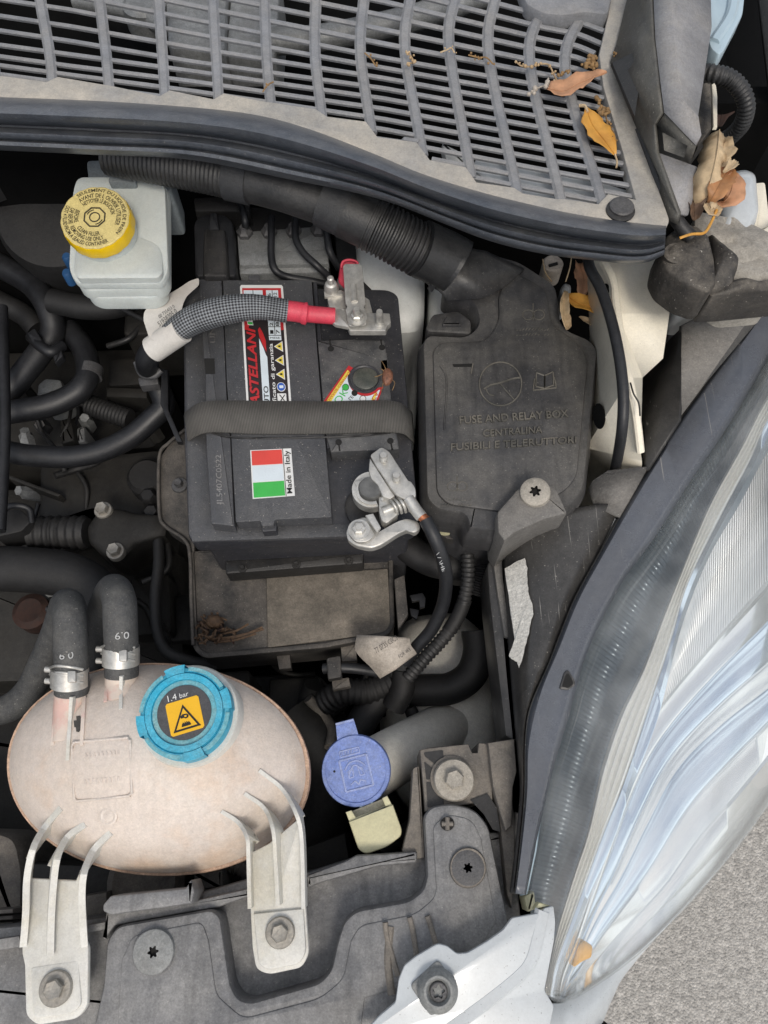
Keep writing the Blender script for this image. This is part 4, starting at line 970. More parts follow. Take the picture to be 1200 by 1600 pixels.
for x in (379, 463, 545): hexbolt(tr, x, 888-(x-379)*.07, .722, .0038, .0022, M['blk'], hh=.002, fl=.001)
plate('side_flange', [(247, 716, 10), (264, 692, 8), (292, 668), (302, 700), (304, 880), (292, 846), (258, 824, 8), (248, 805, 10)], .700, .02, M['tray'], tr, bev=.003)
tube('flange_lip', [(291, 670, .703), (263, 693, .703), (249, 714, .703), (249, 800, .703), (258, 822, .703), (289, 844, .703), (297, 870, .703), (299, 940, .703), (302, 1008, .703)], .0018, M['tray'], tr, s=8, n=60)
hexbolt(tr, 281, 759, .70, .0075, .0040, M['screwd'], hh=.006)
plate('side_bracket', [(616, 905), (632, 898), (638, 960), (622, 985)], .715, .008, M['tray'], tr, bev=.001)
plate('bracket_clip', [(640, 930), (660, 926), (665, 934), (664, 948), (656, 950), (655, 938), (644, 940)], .70, .004, M['deep2'], tr, bev=.0006)
plate('bracket_hook', [(640, 950), (655, 953), (652, 968), (642, 962)], .70, .004, M['deep2'], tr, bev=.0006)
plate('shelf_tabs', [(430, 1016), (452, 1014), (455, 1044), (436, 1046)], .68, .01, M['tray'], tr, bev=.001)
# dried plant clump on the shelf
dc = thing('dried_plant_clump', 'clump of brown dried leaves and twigs lying on the muddy tray shelf', 'plant debris', 345, 990, .70)
for i in range(34):
    x = 308+random.random()*48; y = 962+random.random()*46; dx, dy = random.uniform(-14, 14), random.uniform(-7, 7)
    z = .703+random.random()*.008
    tube('stalk', [(x, y, z), (x+dx*.5, y+dy*.5+random.uniform(-3, 3), z+.002), (x+dx, y+dy, z+.001)], random.uniform(.0006, .0012), M['twig'], dc, s=5, n=5)
for x0, y0, x1, y1 in ((318, 1000, 412, 983), (340, 1002, 410, 980), (350, 990, 388, 975), (335, 1004, 400, 990)):
    tube('twig', [(x0, y0, .706), ((x0+x1)/2, (y0+y1)/2+3, .709), (x1, y1, .706)], .0010, M['twig'], dc, s=6)
dome('bud', [(320, 970), (330, 960), (344, 962), (350, 972), (342, 982), (326, 981)], .707, .006, .004, M['twig'], dc, r=5)
for i in range(14):
    x = 310+random.random()*58; y = 965+random.random()*38; a = random.random()*6.28; q = random.uniform(6, 12)
    poly3('leaf_scrap', [(x+q*math.cos(a), y+q*math.sin(a), .709), (x+q*.4*math.cos(a+1.6), y+q*.4*math.sin(a+1.6), .711), (x-q*math.cos(a), y-q*math.sin(a), .707), (x+q*.4*math.cos(a-1.6), y+q*.4*math.sin(a-1.6), .706)], [(0, 1, 2, 3)], random.choice([M['leafd'], M['rust'], M['twig']]), dc, th=.0004)
# ------------------------------------------------------------------ fuse box
fb = thing('fuse_box', 'weathered black fuse and relay box lid with moulded lettering', 'fuse box', 800, 640, .70)
fzz = .800
plate('lower_case', [(668, 530), (925, 540), (925, 700), (910, 785), (790, 845), (728, 845), (676, 810)], .765, .12, M['fuse'], fb, bev=.002, r=8)
lidpts = [(653, 532, 10), (667, 517, 10), (726, 520, 10), (742, 505, 10), (736, 478, 10), (690, 446, 8), (714, 392, 10), (745, 384, 8), (815, 404, 14), (868, 438, 12), (877, 452, 8), (881, 498, 8), (892, 512, 10), (926, 526, 12), (942, 545, 14), (921, 765, 14), (900, 795, 10), (782, 838, 8), (728, 832, 6), (721, 809, 6), (680, 804, 12), (658, 782, 14)]
LP = ccw([W(x, y, fzz) for x, y in rnd(lidpts, 0, 5)])
dn_ = lambda Q, d: [v-Vector((0, 0, d)) for v in Q]
vs, fs = ringmesh([inset(LP, .0052), dn_(inset(LP, .0042), .0014), dn_(inset(LP, .0012), .011), dn_(LP, .014), dn_(LP, .034)])
mk('lid', vs, fs, M['fuse'], fb)
plate('lid_face', [(676, 546, 10), (690, 534, 10), (760, 532, 16), (780, 500, 14), (778, 460, 12), (800, 420, 16), (855, 452, 14), (862, 505, 14), (905, 535, 14), (920, 560, 14), (902, 745, 14), (880, 770, 14), (790, 800, 14), (700, 788, 14), (682, 770, 14)], fzz+.0022, .006, M['fuse'], fb, bev=.0022)
# neck towards the conduit
loft('neck', [[(664, 442, .805), (690, 412, .822), (722, 386, .812)], [(685, 455, .808), (722, 428, .822), (760, 392, .810)], [(700, 470, .804), (765, 462, .806), (820, 420, .803)]], 14, M['fuse'], fb, th=.004, flip=True)
tube('neck_collar', [(672, 452, .806), (690, 428, .822), (708, 402, .826), (728, 380, .818)], .0028, M['fuse'], fb, s=10, n=20)
plate('hinge_lug', [(665, 512), (675, 490), (716, 484), (737, 500), (737, 522), (668, 518)], .797, .03, M['fuse'], fb, bev=.003, r=6)
plate('hinge_fold', [(690, 508), (698, 492), (712, 492), (722, 508)], .8, .01, M['fuse'], fb, bev=.002, r=3)
TW = .0024
E = M['fuse2']
for s, q in (('FUSE AND RELAY BOX', [(718, 666), (887, 655), (886, 643), (717, 654)]), ('CENTRALINA', [(754, 685.5), (846, 679.5), (846, 668.5), (754, 674.5)]), ('FUSIBILI E TELERUTTORI', [(704, 707.5), (899, 695.5), (899, 684.5), (704, 696)])):
    text('lettering', s, quad(q, fzz), E, fb, w=TW-.0002, ext=.0016, bold=.010)
def wirepx(name, pts, z, r, m, par, n=None): return tube(name, [(x, y, z) for x, y in pts], r, m, par, s=6, n=n)
zz = fzz+.0024
wirepx('symbol_ring', arcpx(782, 600, 33, 34, 0, 360, 20), zz, .0007, E, fb, 48)
wirepx('symbol_line', [(756, 608), (766, 602), (782, 598), (800, 592), (812, 590)], zz, .0009, E, fb)
wirepx('symbol_line', [(782, 600), (792, 612), (803, 624)], zz, .0006, E, fb)
wirepx('symbol_line', [(758, 606), (764, 616), (772, 618)], zz, .0006, E, fb)
for p in ([(837, 604), (838, 582), (851, 587), (851, 607), (837, 604)], [(851, 607), (851, 587), (864, 581), (865, 602), (851, 607)], [(833, 610), (851, 608), (869, 606)], [(833, 610), (835, 592)], [(869, 606), (866, 590)]):
    for a_, b_ in zip(p, p[1:]): wirepx('book_symbol', [a_, b_], zz, .0007, E, fb, 2)
for cx, cy, sc in ((714, 760, 1), (833, 492, 1.1)):
    wirepx('lock_symbol', arcpx(cx-7*sc, cy, 8*sc, 7*sc, 0, 360, 12), zz-(.0003 if cy > 700 else .0003), .0005, E, fb, 26)
    wirepx('lock_symbol', arcpx(cx+8*sc, cy, 8*sc, 7*sc, 0, 360, 12), zz-.0003, .0005, E, fb, 26)
    wirepx('lock_symbol', [(cx, cy+8*sc), (cx, cy-16*sc)], zz-.0003, .0005, E, fb)
    for k in range(11):
        for j in range(2):
            if random.random() < .85: wirepx('lock_lettering', [(cx-24*sc+k*4.4*sc, cy+22*sc+j*8), (cx-21.6*sc+k*4.4*sc, cy+(19+random.uniform(-1, 3))*sc+j*8)], zz-.0003, .0004, E, fb, 2)
plate('vent_mark', [(707, 569), (739, 568), (737, 573), (709, 573)], zz+.0002, .001, M['hole'], fb, bev=0)
wirepx('vent_mark', [(739, 568), (736, 584)], zz, .0006, E, fb)
wirepx('lid_groove', [(688, 572), (696, 586), (698, 610), (695, 650), (694, 672)], zz-.0002, .0008, M['fuse'], fb)
lathe('lower_plug', [(.010, -.01), (.010, .002), (.008, .003)], W(697, 812, .765), M['butter'], fb)
plate('lower_flange', [(675, 812), (722, 818), (728, 842), (780, 838), (782, 848), (700, 842), (684, 832)], .752, .01, M['tray'], fb, bev=.001)
# leaves caught beside the fuse box
def leaf(name, label, spine, wid, mt, zc=.003, group=None, n=14, curl=.004, cat='leaf', side=1):
    """spine (px, py, z) points from stalk to tip; wid = half widths along it in metres"""
    P = cr([W(*p) for p in spine], n); vs = []; k = len(wid)
    for i, p in enumerate(P):
        t = (P[min(n-1, i+1)]-P[max(0, i-1)]).normalized()
        s = t.cross(Vector((0, 0, 1))).normalized()
        f_ = i/(n-1)*(k-1); j = min(k-2, int(f_)); w = wid[j]+(wid[j+1]-wid[j])*(f_-j)
        w *= 1+random.uniform(-.13, .13)
        for a in (-1, -.5, 0, .5, 1):
            vs.append(p+s*w*a+Vector((0, 0, curl*(abs(a)**1.6)*(1+.3*math.sin(i*1.3+a))*min(1, w/.004))))
    fs = [(i*5+q, i*5+q+1, (i+1)*5+q+1, (i+1)*5+q) for i in range(n-1) for q in range(4)]
    root = mk(name, vs, fs, mt, None, ang=80)
    solid(root, .0003)
    tag(root, label, cat, group)
    tube('midrib', [p-ORG[root]+ORG[root]+Vector((0, 0, .0004)) for p in P], .00035, mt, root, s=5, px=False)
    return root
leaf('dry_leaf', 'tan dried leaf wedged flat beside the fuse box neck', [(884, 462, .80), (905, 474, .805), (930, 482, .808), (968, 508, .803)], [.002, .009, .008, .001], M['leaf3'])
leaf('dry_leaf', 'narrow brown leaf end folded against the fuse box edge', [(884, 455, .805), (881, 480, .807), (883, 500, .807), (888, 515, .802)], [.001, .004, .004, .003], M['leaf2'])
leaf('dry_leaf', 'reddish brown leaf standing deep behind the fuse box', [(905, 412, .775), (912, 435, .785), (908, 462, .79)], [.004, .010, .004], M['pink'])
leaf('dry_leaf', 'grey tan leaf sliver under the flat leaf by the fuse box', [(905, 495, .795), (925, 508, .797), (948, 522, .795)], [.001, .004, .001], M['leaf2'])
pg2 = thing('round_plug', 'pale round plug in the gap behind the fuse box', 'plug', 865, 412, .77)
lathe('face', [(.0095, -.02), (.0095, 0), (.008, .002), (.005, .001)], W(864, 412, .785), M['label2'], pg2)
plate('slot', [(857, 413), (871, 409), (872, 413), (858, 417)], .7873, .001, M['hole'], pg2, bev=0)
for p, l in (([(848, 405, .79), (852, 425, .792), (862, 440, .79)], 'thin dry grass stem left of the pale round plug'), ([(893, 402, .80), (890, 420, .802), (884, 440, .80)], 'thin straw stem hanging right of the pale round plug')):
    q = tube('straw', p, .0006, M['leaf2'], None, s=5)
    tag(q, l.replace(' left of', ' between the neck and').replace(' right of', ' over the leaves by'), 'straw')
wc = tube('release_cable', [(918, 398, .868), (922, 420, .868), (938, 450, .866), (955, 500, .864), (968, 560, .860), (974, 620, .852), (972, 670, .838), (966, 710, .808), (960, 738, .775), (950, 775, .735)], .0042, M['deep2'], None, n=60)
tag(wc, 'black rubber sheathed cable running down the cream inner wing', 'cable')
gc = dome('grey_grommet', [(873, 458), (880, 444), (892, 448), (892, 462), (882, 470)], .79, .006, .03, M['alu'], None, r=5)
tag(gc, 'grey ribbed grommet half hidden by leaves behind the fuse box', 'grommet')
# ------------------------------------------------------------------ insect husk on the battery
bg = thing('insect', 'dead brown shield bug lying on the battery beside the indicator sticker', 'insect', 606, 588, .80)
dome('insect_body', [(598, 580), (602, 575), (609, 576), (614, 582), (614, 592), (609, 600), (601, 602), (597, 594)], .8015, .0035, .0015, M['bug'], bg, r=3)
for p in ([(603, 578, .804), (600, 570, .805), (596, 564, .803)], [(600, 583, .803), (592, 587, .804), (585, 589, .802)], [(600, 580, .804), (597, 577, .805), (594, 576, .802)], [(613, 594, .803), (617, 598, .804), (613, 610, .802)], [(599, 598, .803), (597, 605, .802), (596, 612, .802)]):
    tube('insect_leg', p, .0003, M['sprig'], bg, s=4, n=6)
# ------------------------------------------------------------------ deep engine bay
def hose(label, path, r, m='deep', corrug=False, cat='hose', nm='rubber_hose', **k):
    o = corr(nm, path, r, M[m], None, **k) if corrug else tube(nm, path, r, M[m], None, s=18, n=12*len(path))
    return tag(o, label, cat)
hose('thick heater hose bent sharply below the blue reservoir pins', [(-30, 400, .70), (0, 415, .70), (50, 445, .70), (76, 482, .70), (82, 520, .69), (62, 552, .685), (25, 598, .68), (0, 622, .675)], .0125, 'deep2')
hose('short dark hose crossing under the sharply bent heater hose', [(-30, 458, .67), (0, 472, .67), (37, 492, .665), (58, 515, .66)], .0115)
hs = hose('curved heater hose with a wide clamp in the dark bay', [(108, 515, .675), (130, 545, .68), (138, 580, .682), (128, 605, .682), (105, 622, .68), (70, 635, .68), (10, 645, .68), (-30, 650, .68)], .0118, 'deep2')
tube('clamp_band', [(142, 575, .681), (139, 589, .6815)], .0128, M['screwd'], hs, s=18, n=2)
hose('long drooping hose ending at the cable clip', [(8, 705, .69), (50, 712, .69), (110, 714, .69), (160, 704, .692), (205, 682, .698), (240, 652, .705), (256, 632, .71), (246, 600, .72)], .0105, 'deep2')
hose('corrugated stub pipe between the two heater hoses', [(140, 632, .65), (170, 644, .65), (203, 655, .65)], .0110, 'deep', True, cat='pipe', nm='stub_pipe', pitch=.004, depth=.08)
hose('dark pipe passing behind the brake fluid reservoir', [(80, 470, .72), (130, 480, .72), (180, 478, .72), (215, 462, .72)], .0120, cat='pipe', nm='dark_pipe')
hose('thin black cable running from the reservoir to the label tag', [(170, 472, .745), (200, 487, .745), (225, 500, .745), (240, 515, .745)], .0028, cat='cable', nm='thin_cable')
hose('large black intake hose above the tank hoses', [(-40, 888, .66), (40, 890, .66), (110, 900, .66), (150, 925, .655), (168, 970, .645), (165, 1040, .63)], .0215)
hose('upright dark tube at the picture edge beside the heater hoses', [(4, 480, .72), (6, 560, .72), (8, 660, .72), (4, 760, .72), (0, 830, .72)], .0050, 'deep2', cat='tube', nm='upright_tube')
hose('slim breather pipe with a collar beside the battery tray', [(247, 835, .66), (248, 880, .66), (243, 930, .66), (246, 985, .66), (262, 1018, .66), (300, 1034, .66), (340, 1040, .655)], .0052, cat='pipe', nm='breather_pipe')
kl = thing('hose_clip', 'dark plastic hose clip gripping the bent heater hose', 'clip', 70, 545, .69)
tube('band', [(48, 526, .70), (62, 540, .706), (80, 550, .706), (98, 540, .70)], .0055, M['deep2'], kl, s=8)
plate('tongue', [(42, 520), (54, 512), (66, 532), (54, 540)], .71, .012, M['deep2'], kl, r=3)
plate('hook', [(82, 552), (96, 546), (98, 556), (86, 568)], .705, .008, M['deep2'], kl, r=2)
bo = thing('brake_booster', 'large matt black brake booster drum behind the reservoir', 'brake booster', 95, 330, .70)
lathe('drum', [(.062, -.09), (.062, 0), (.057, .010), (.03, .014), (.01, .014)], W(92, 335, .76), M['deep'], bo, nrm=(0, -.35, 1), s=40)
pl = plate('bulkhead_panel', [(-40, 225), (130, 232), (60, 262), (-40, 300)], .80, .02, M['deep'], None, bev=.002)
tag(pl, 'dark folded bulkhead panel below the end of the seal', 'panel')
gb = thing('gearbox_flange', 'grimy cast gearbox flange with two pale bolts left of the tray', 'gearbox', 190, 835, .58)
gb['label'] = 'grimy cast gearbox flange with two pale bolts beside the battery tray'
dome('flange', [(136, 825, 8), (158, 794, 8), (190, 796, 8), (215, 803), (262, 806), (258, 838), (213, 852), (190, 874, 8), (164, 870, 8), (140, 850, 8)], .665, .008, .05, M['engine'], gb, steps=(0, .1, .25, .5))
for x, y in ((162, 798), (181, 862)): hexbolt(gb, x, y, .671, .0085, .0062, M['metal2'], hh=.007)
plate('casting', [(60, 720), (255, 700), (262, 830), (150, 800), (60, 830)], .625, .10, M['engine'], gb, bev=.006, r=15)
lathe('plug', [(.02, -.02), (.02, 0), (.016, .005)], W(229, 745, .645), M['deep'], gb)
for x, y in ((233, 778), (238, 803)): lathe('nut', [(.009, -.02), (.009, .004), (.006, .008)], W(x, y, .65), M['deep'], gb, s=6)
by = corr('gaiter', [(50, 832, .655), (90, 832, .655), (138, 832, .658)], .0165, M['deep'], gb, pitch=.0075, depth=.14)
eb = thing('engine_block', 'dark grimy engine castings deep below the hoses', 'engine', 100, 700, .40)
plate('head', [(-420, 560), (240, 540), (250, 700), (-420, 740)], .56, .2, M['engine'], eb, bev=.01, r=20)
plate('front_casting', [(-420, 760), (280, 760), (290, 1060), (-420, 1080)], .55, .2, M['engine'], eb, bev=.01, r=20)
plate('sump_side', [(-420, 1080), (500, 1050), (640, 1280), (-420, 1420)], .50, .15, M['engine'], eb, bev=.01, r=20)
plate('bracket', [(58, 600), (70, 590), (95, 592), (100, 610), (80, 622), (56, 620)], .62, .05, M['alu'], eb, bev=.004, r=4)
plate('bracket', [(92, 655), (110, 650), (118, 688), (95, 694)], .63, .05, M['engine'], eb, bev=.004, r=4)
plate('bracket', [(118, 668), (132, 664), (134, 690), (118, 694)], .62, .05, M['alu'], eb, bev=.004, r=4)
plate('rail', [(165, 604), (230, 606), (230, 622), (165, 620)], .64, .03, M['engine'], eb, bev=.003)
plate('cover_edge', [(14, 742), (95, 772), (90, 776), (14, 748)], .64, .02, M['engine'], eb, bev=.001)
lathe('rusty_boss', [(.018, -.02), (.018, 0), (.012, .004), (.006, .003)], W(48, 955, .61), M['rust'], eb)
for x, y, w_, h_, z_ in ((170, 560, 60, 40, .60), (195, 470, 90, 50, .66), (60, 760, 90, 60, .60), (205, 900, 60, 90, .58), (255, 930, 50, 70, .56), (420, 1060, 80, 60, .60), (330, 1050, 60, 40, .62)):
    plate('casting', [(x, y), (x+w_, y-4), (x+w_+3, y+h_), (x-3, y+h_+4)], z_, .08, M['engine'], eb, bev=.004, r=8)
wl = thing('wiring_connector', 'dark wiring connector cluster at the picture edge beside the gaiter', 'connector', 20, 815, .66)
plate('shell', [(-10, 800), (30, 795), (50, 812), (34, 830), (-10, 840)], .68, .03, M['deep'], wl, r=5)
tube('lead', [(0, 800, .69), (20, 790, .695), (45, 795, .69), (50, 815, .68)], .003, M['deep2'], wl, s=8)
wr = thing('engine_wiring', 'tangle of thin dark engine wires and clips deep in the bay', 'wiring', 160, 760, .55)
for k in range(16):
    x = random.uniform(20, 250); y = random.uniform(520, 1000); z0 = random.uniform(.60, .665); a_ = random.uniform(0, 6.28); ln = random.uniform(50, 120)
    pts = [(x, y, z0)]
    for j in range(3):
        a_ += random.uniform(-.7, .7); x += ln*.4*math.cos(a_); y += ln*.4*math.sin(a_); pts.append((min(262, max(-20, x)), min(1030, y), z0+random.uniform(-.01, .01)))
    tube('wire', pts, random.uniform(.0018, .0036), random.choice([M['deep2'], M['deep'], M['conduit']]), wr, s=8)
for k in range(9):
    x = random.uniform(40, 240); y = random.uniform(560, 980)
    lathe('fitting', [(.008, -.02), (.008, .004), (.005, .008), (.005, .013)], W(x, y, random.uniform(.60, .64)), random.choice([M['engine'], M['alu'], M['screwd']]), wr, (random.uniform(-.5, .5), random.uniform(-.5, .5), 1), 6)
wr2 = thing('underbonnet_pipework', 'grimy small pipes and clips in the gap below the battery tray', 'pipework', 500, 1130, .55)
for k in range(12):
    x = random.uniform(470, 620); y = random.uniform(1040, 1300); z0 = random.uniform(.58, .64); a_ = random.uniform(0, 6.28)
    pts = [(x, y, z0)]
    for j in range(3):
        a_ += random.uniform(-.8, .8); x += 30*math.cos(a_); y += 30*math.sin(a_); pts.append((x, y, z0+random.uniform(-.01, .01)))
    tube('pipe', pts, random.uniform(.002, .005), random.choice([M['deep'], M['gpanel2'], M['engine']]), wr2, s=8)
# washer bottle, neck and looms right of the tray
wb = thing('washer_bottle', 'murky white washer bottle body deep beside the headlight', 'washer bottle', 700, 1120, .45)
dome('shoulder', [(630, 965), (720, 955), (775, 1010), (785, 1180), (760, 1260), (640, 1260), (600, 1180), (590, 1080)], .59, .04, .2, M['wtank'], wb, r=30)
tube('filler_tube', [(700, 1135, .61), (670, 1152, .635), (610, 1185, .675), (556, 1216, .705)], .0235, M['wtank'], wb, s=24)
dome('tube_elbow', [(672, 1112), (710, 1112), (728, 1140), (715, 1185), (690, 1190), (665, 1150)], .605, .022, .06, M['wtank'], wb, r=15)
hose('corrugated wiring conduit dropping from under the fuse box', [(727, 838, .735), (731, 870, .73), (731, 905, .725), (724, 945, .718)], .0060, 'conduit', True, cat='conduit', nm='wiring_conduit_branch', pitch=.0038)
hose('taped conduit elbow behind the earth cable', [(727, 935, .718), (716, 962, .713), (702, 985, .708)], .0062, 'deep', cat='conduit', nm='conduit_elbow')
hose('corrugated conduit passing under the grimy label tag', [(710, 975, .71), (690, 1000, .704), (662, 1030, .695), (636, 1060, .685)], .0063, 'conduit', True, cat='conduit', nm='wiring_conduit_branch', pitch=.0038)
hose('wide ribbed conduit behind the corrugated drop', [(758, 832, .70), (757, 860, .70), (752, 900, .695), (742, 930, .69)], .0120, 'deep', True, cat='conduit', nm='wiring_conduit_branch', pitch=.0042)
hose('thick black hose sweeping past the washer bottle', [(745, 985, .655), (748, 1020, .65), (735, 1055, .645), (705, 1075, .64), (670, 1078, .64), (640, 1078, .64)], .0145, 'deep')
hose('ribbed conduit crossing below the label tag', [(610, 1066, .66), (575, 1080, .66), (535, 1082, .66), (505, 1100, .65)], .0120, 'deep', True, cat='conduit', nm='wiring_conduit_branch', pitch=.005, depth=.1)
hose('taped loom slanting down to the washer cap', [(612, 1062, .655), (590, 1090, .65), (570, 1120, .645), (555, 1150, .64)], .0135, 'deep', cat='wiring loom', nm='wiring_loom')
hose('flat taped loom hanging below the corrugated conduit', [(632, 1050, .672), (628, 1080, .668), (615, 1105, .66)], .0105, 'deep', cat='wiring loom', nm='wiring_loom')
hose('slim loom tail lying on the washer bottle', [(640, 1105, .64), (650, 1130, .635), (655, 1150, .63)], .0060, 'deep', cat='wiring loom', nm='wiring_loom')
hose('dark curved pipe under the lower battery clamp', [(620, 840, .71), (650, 865, .71), (680, 880, .705), (720, 885, .70)], .0130, 'deep', cat='pipe', nm='dark_pipe')
hose('thin black lead entering the grimy tag from the tray', [(505, 1045, .70), (530, 1043, .702), (560, 1045, .70), (590, 1050, .695)], .0045, 'deep2', cat='cable', nm='thin_cable')
pb = thing('loom_bracket', 'grey metal loom bracket under the muddy shelf edge', 'bracket', 525, 1040, .66)
plate('strap', [(510, 1028), (532, 1024), (534, 1058), (512, 1062)], .708, .01, M['tray'], pb, r=4)
plate('foot', [(518, 1062), (545, 1058), (548, 1072), (520, 1078)], .69, .01, M['gpanel2'], pb, r=2)
plate('tab', [(532, 1010), (556, 1006), (558, 1032), (534, 1034)], .69, .01, M['gpanel2'], pb, r=2)
rd = tube('curved_pipe', [(455, 1120, .60), (500, 1180, .60), (505, 1260, .59), (470, 1330, .58)], .028, M['engine'], None, s=20)
tag(rd, 'broad brown grimed pipe curving between tank and washer cap', 'pipe')
for p, l in (([(490, 1070, .62), (478, 1110, .60), (490, 1160, .58)], 'grimy pipe dropping beside the coolant tank rim'), ([(700, 1240, .60), (650, 1290, .59), (600, 1330, .58)], 'dark hose low behind the washer hinge clip')):
    hose(l, p, .009, 'deep')
# ------------------------------------------------------------------ headlight
hl = thing('headlight', 'large clear swept headlight with fluted reflector beside the fuse box', 'headlight', 980, 1150, .60)
seam = [(1245, 395), (1192, 480), (1107, 594), (1058, 662), (1010, 736), (968, 808), (929, 879), (899, 934), (880, 980), (858, 1037), (829, 1104), (821, 1158), (820, 1240), (812, 1330), (804, 1396)]
B0 = [(1245, 490), (1200, 561), (1140, 662), (1081, 749), (1020, 844), (977, 902), (938, 974), (912, 1035), (892, 1108), (865, 1200), (846, 1280), (832, 1345), (822, 1398)]
NS = 60
def rs(p, n=NS): return cr([Vector(a) for a in p], n)
seam_h = seam[4:]
lft = [(930, 792), (880, 800), (820, 822), (786, 850), (783, 888), (788, 960), (793, 1020), (798, 1075), (806, 1160), (810, 1240), (806, 1320), (798, 1396)]
left_r = [(786, 842), (783, 888), (788, 960), (798, 1075), (806, 1160), (812, 1240), (806, 1320), (799, 1396)]
right_r = [(971, 796), (929, 879), (899, 934), (880, 980), (858, 1037), (829, 1104), (821, 1158), (819, 1240), (811, 1330), (803, 1396)]
ll, rr = rs(left_r), rs(right_r)
hz = [(0, .748), (.05, .762), (.2, .775), (.42, .786), (.7, .789), (1, .786)]
hoff = {0: 0, .05: -6, .2: -17, .42: -21, .7: -19, 1: -11}
loft('housing', [[(a.x, a.y, .45) for a in ll]]+[[(a.x+(b.x-a.x)*t, a.y+(b.y-a.y)*t+hoff[t]*math.exp(-i*.22), z) for i, (a, b) in enumerate(zip(ll, rr))] for t, z in hz], NS, M['hous'], hl, th=.003, flip=False)
poly3('shoulder_lobe', [(919, 764, .780), (926, 751, .790), (950, 735, .796), (1012, 729, .797), (968, 808, .793), (928, 792, .782)], [(0, 1, 2, 3, 4, 5)], M['hous2'], hl, th=.012)
plate('mount_boss', [(776, 800, 6), (812, 759, 10), (838, 748, 10), (870, 762, 8), (888, 802, 6), (850, 812), (805, 832), (788, 846), (778, 832)], lambda x, y: .815, .06, M['hous2'], hl, bev=.003)
C = W(836, 770, .802)
starscrew(hl, 836, 770, .8165, .0115, .0036, M['washer'], M['hole'], k=6, h=.004, depth=.004, nrm=(-.15, -.1, 1))
plate('flange', [(761, 884), (770, 864), (784, 858), (788, 890), (800, 997), (790, 990), (796, 1060), (806, 1160), (790, 1150), (772, 1000), (764, 930)], .752, .05, M['hous'], hl, bev=.002, r=3)
plate('flange_rib', [(769, 866), (784, 859), (786, 900), (798, 996), (788, 994), (776, 920)], .757, .01, M['hous2'], hl, bev=.0015, r=2)
# torn label on the housing
def hz_at(x, y):
    best = min(range(NS), key=lambda i: abs((ll[i].y+rr[i].y)/2-y)+0*x)
    b = min(range(NS), key=lambda i: abs(ll[i].y+(rr[i].y-ll[i].y)*max(0, min(1, (x-ll[i].x)/max(1, rr[i].x-ll[i].x)))-y))
    t = max(0, min(1, (x-ll[b].x)/max(1, rr[b].x-ll[b].x)))
    for (t0, z0), (t1, z1) in zip(hz, hz[1:]):
        if t0 <= t <= t1: return z0+(z1-z0)*(t-t0)/(t1-t0)
    return hz[-1][1]
def lz(x, y): return max(hz_at(x, y), .778 if y > 1000 else .770)+.0025+(max(0, y-990)*.00012)
lpts = [(789, 889), (803, 880), (820, 872), (824, 888), (824, 905), (826, 925), (831, 942), (834, 960), (830, 968), (826, 990), (820, 1012), (815, 1034), (811, 1044), (808, 1034), (800, 1030), (795, 1024), (800, 1012), (804, 1000), (800, 970), (796, 940), (792, 915)]
lp = []
for a, b in zip(lpts, lpts[1:]+lpts[:1]):
    for k in range(3): lp.append((a[0]+(b[0]-a[0])*k/3+random.uniform(-.6, .6), a[1]+(b[1]-a[1])*k/3+random.uniform(-.6, .6)))
lb = plate('torn_label', lp, lz, .0008, M['paper'], hl, bev=0)
lb['label'] = 'torn white paper label peeling at its lower end'
# frame strip beside the lens
loft('frame_strip', [[(x, y, .790) for x, y in seam], [(a.x+(b.x-a.x)*.12, a.y+(b.y-a.y)*.12, .7945) for a, b in zip(rs(seam, 15), rs(B0, 15))], [(a.x+(b.x-a.x)*.8, a.y+(b.y-a.y)*.8, .794) for a, b in zip(rs(seam, 15), rs(B0, 15))], [(x, y, .789) for x, y in B0]], 80, M['strip'], hl, th=.003)
loft('frame_edge', [[(x-4, y-1, .778) for x, y in seam], [(x, y, .7905) for x, y in seam]], 80, M['hous'], hl, th=.002)
plate('frame_recess', [(874, 1076), (882, 1050), (888, 1046), (898, 1062), (900, 1070), (888, 1078)], .7955, .002, M['hous'], hl, bev=.0008, r=3)
plate('recess_shade', [(878, 1073), (884, 1054), (888, 1052), (895, 1064), (896, 1069), (888, 1075)], .7958, .001, M['hole'], hl, bev=0, r=2)  # dark plate on the surface, its colour stands for shade in the hole
poly3('baffle_face', [(995, 748, .755), (997, 660, .762), (1003, 577, .768), (1013, 562, .772), (1067, 510, .802), (1060, 655, .800), (1010, 733, .797)], [(0, 1, 2, 3, 4, 5, 6)], M['baffle'], hl, th=.003)
poly3('baffle_top', [(1067, 509, .803), (1090, 497, .806), (1130, 480, .808), (1200, 455, .81), (1250, 430, .81), (1250, 388, .80), (1192, 478, .793), (1107, 592, .792), (1059, 657, .798)], [(0, 1, 2, 3, 4, 5, 6, 7, 8)], M['hous2'], hl, th=.004)
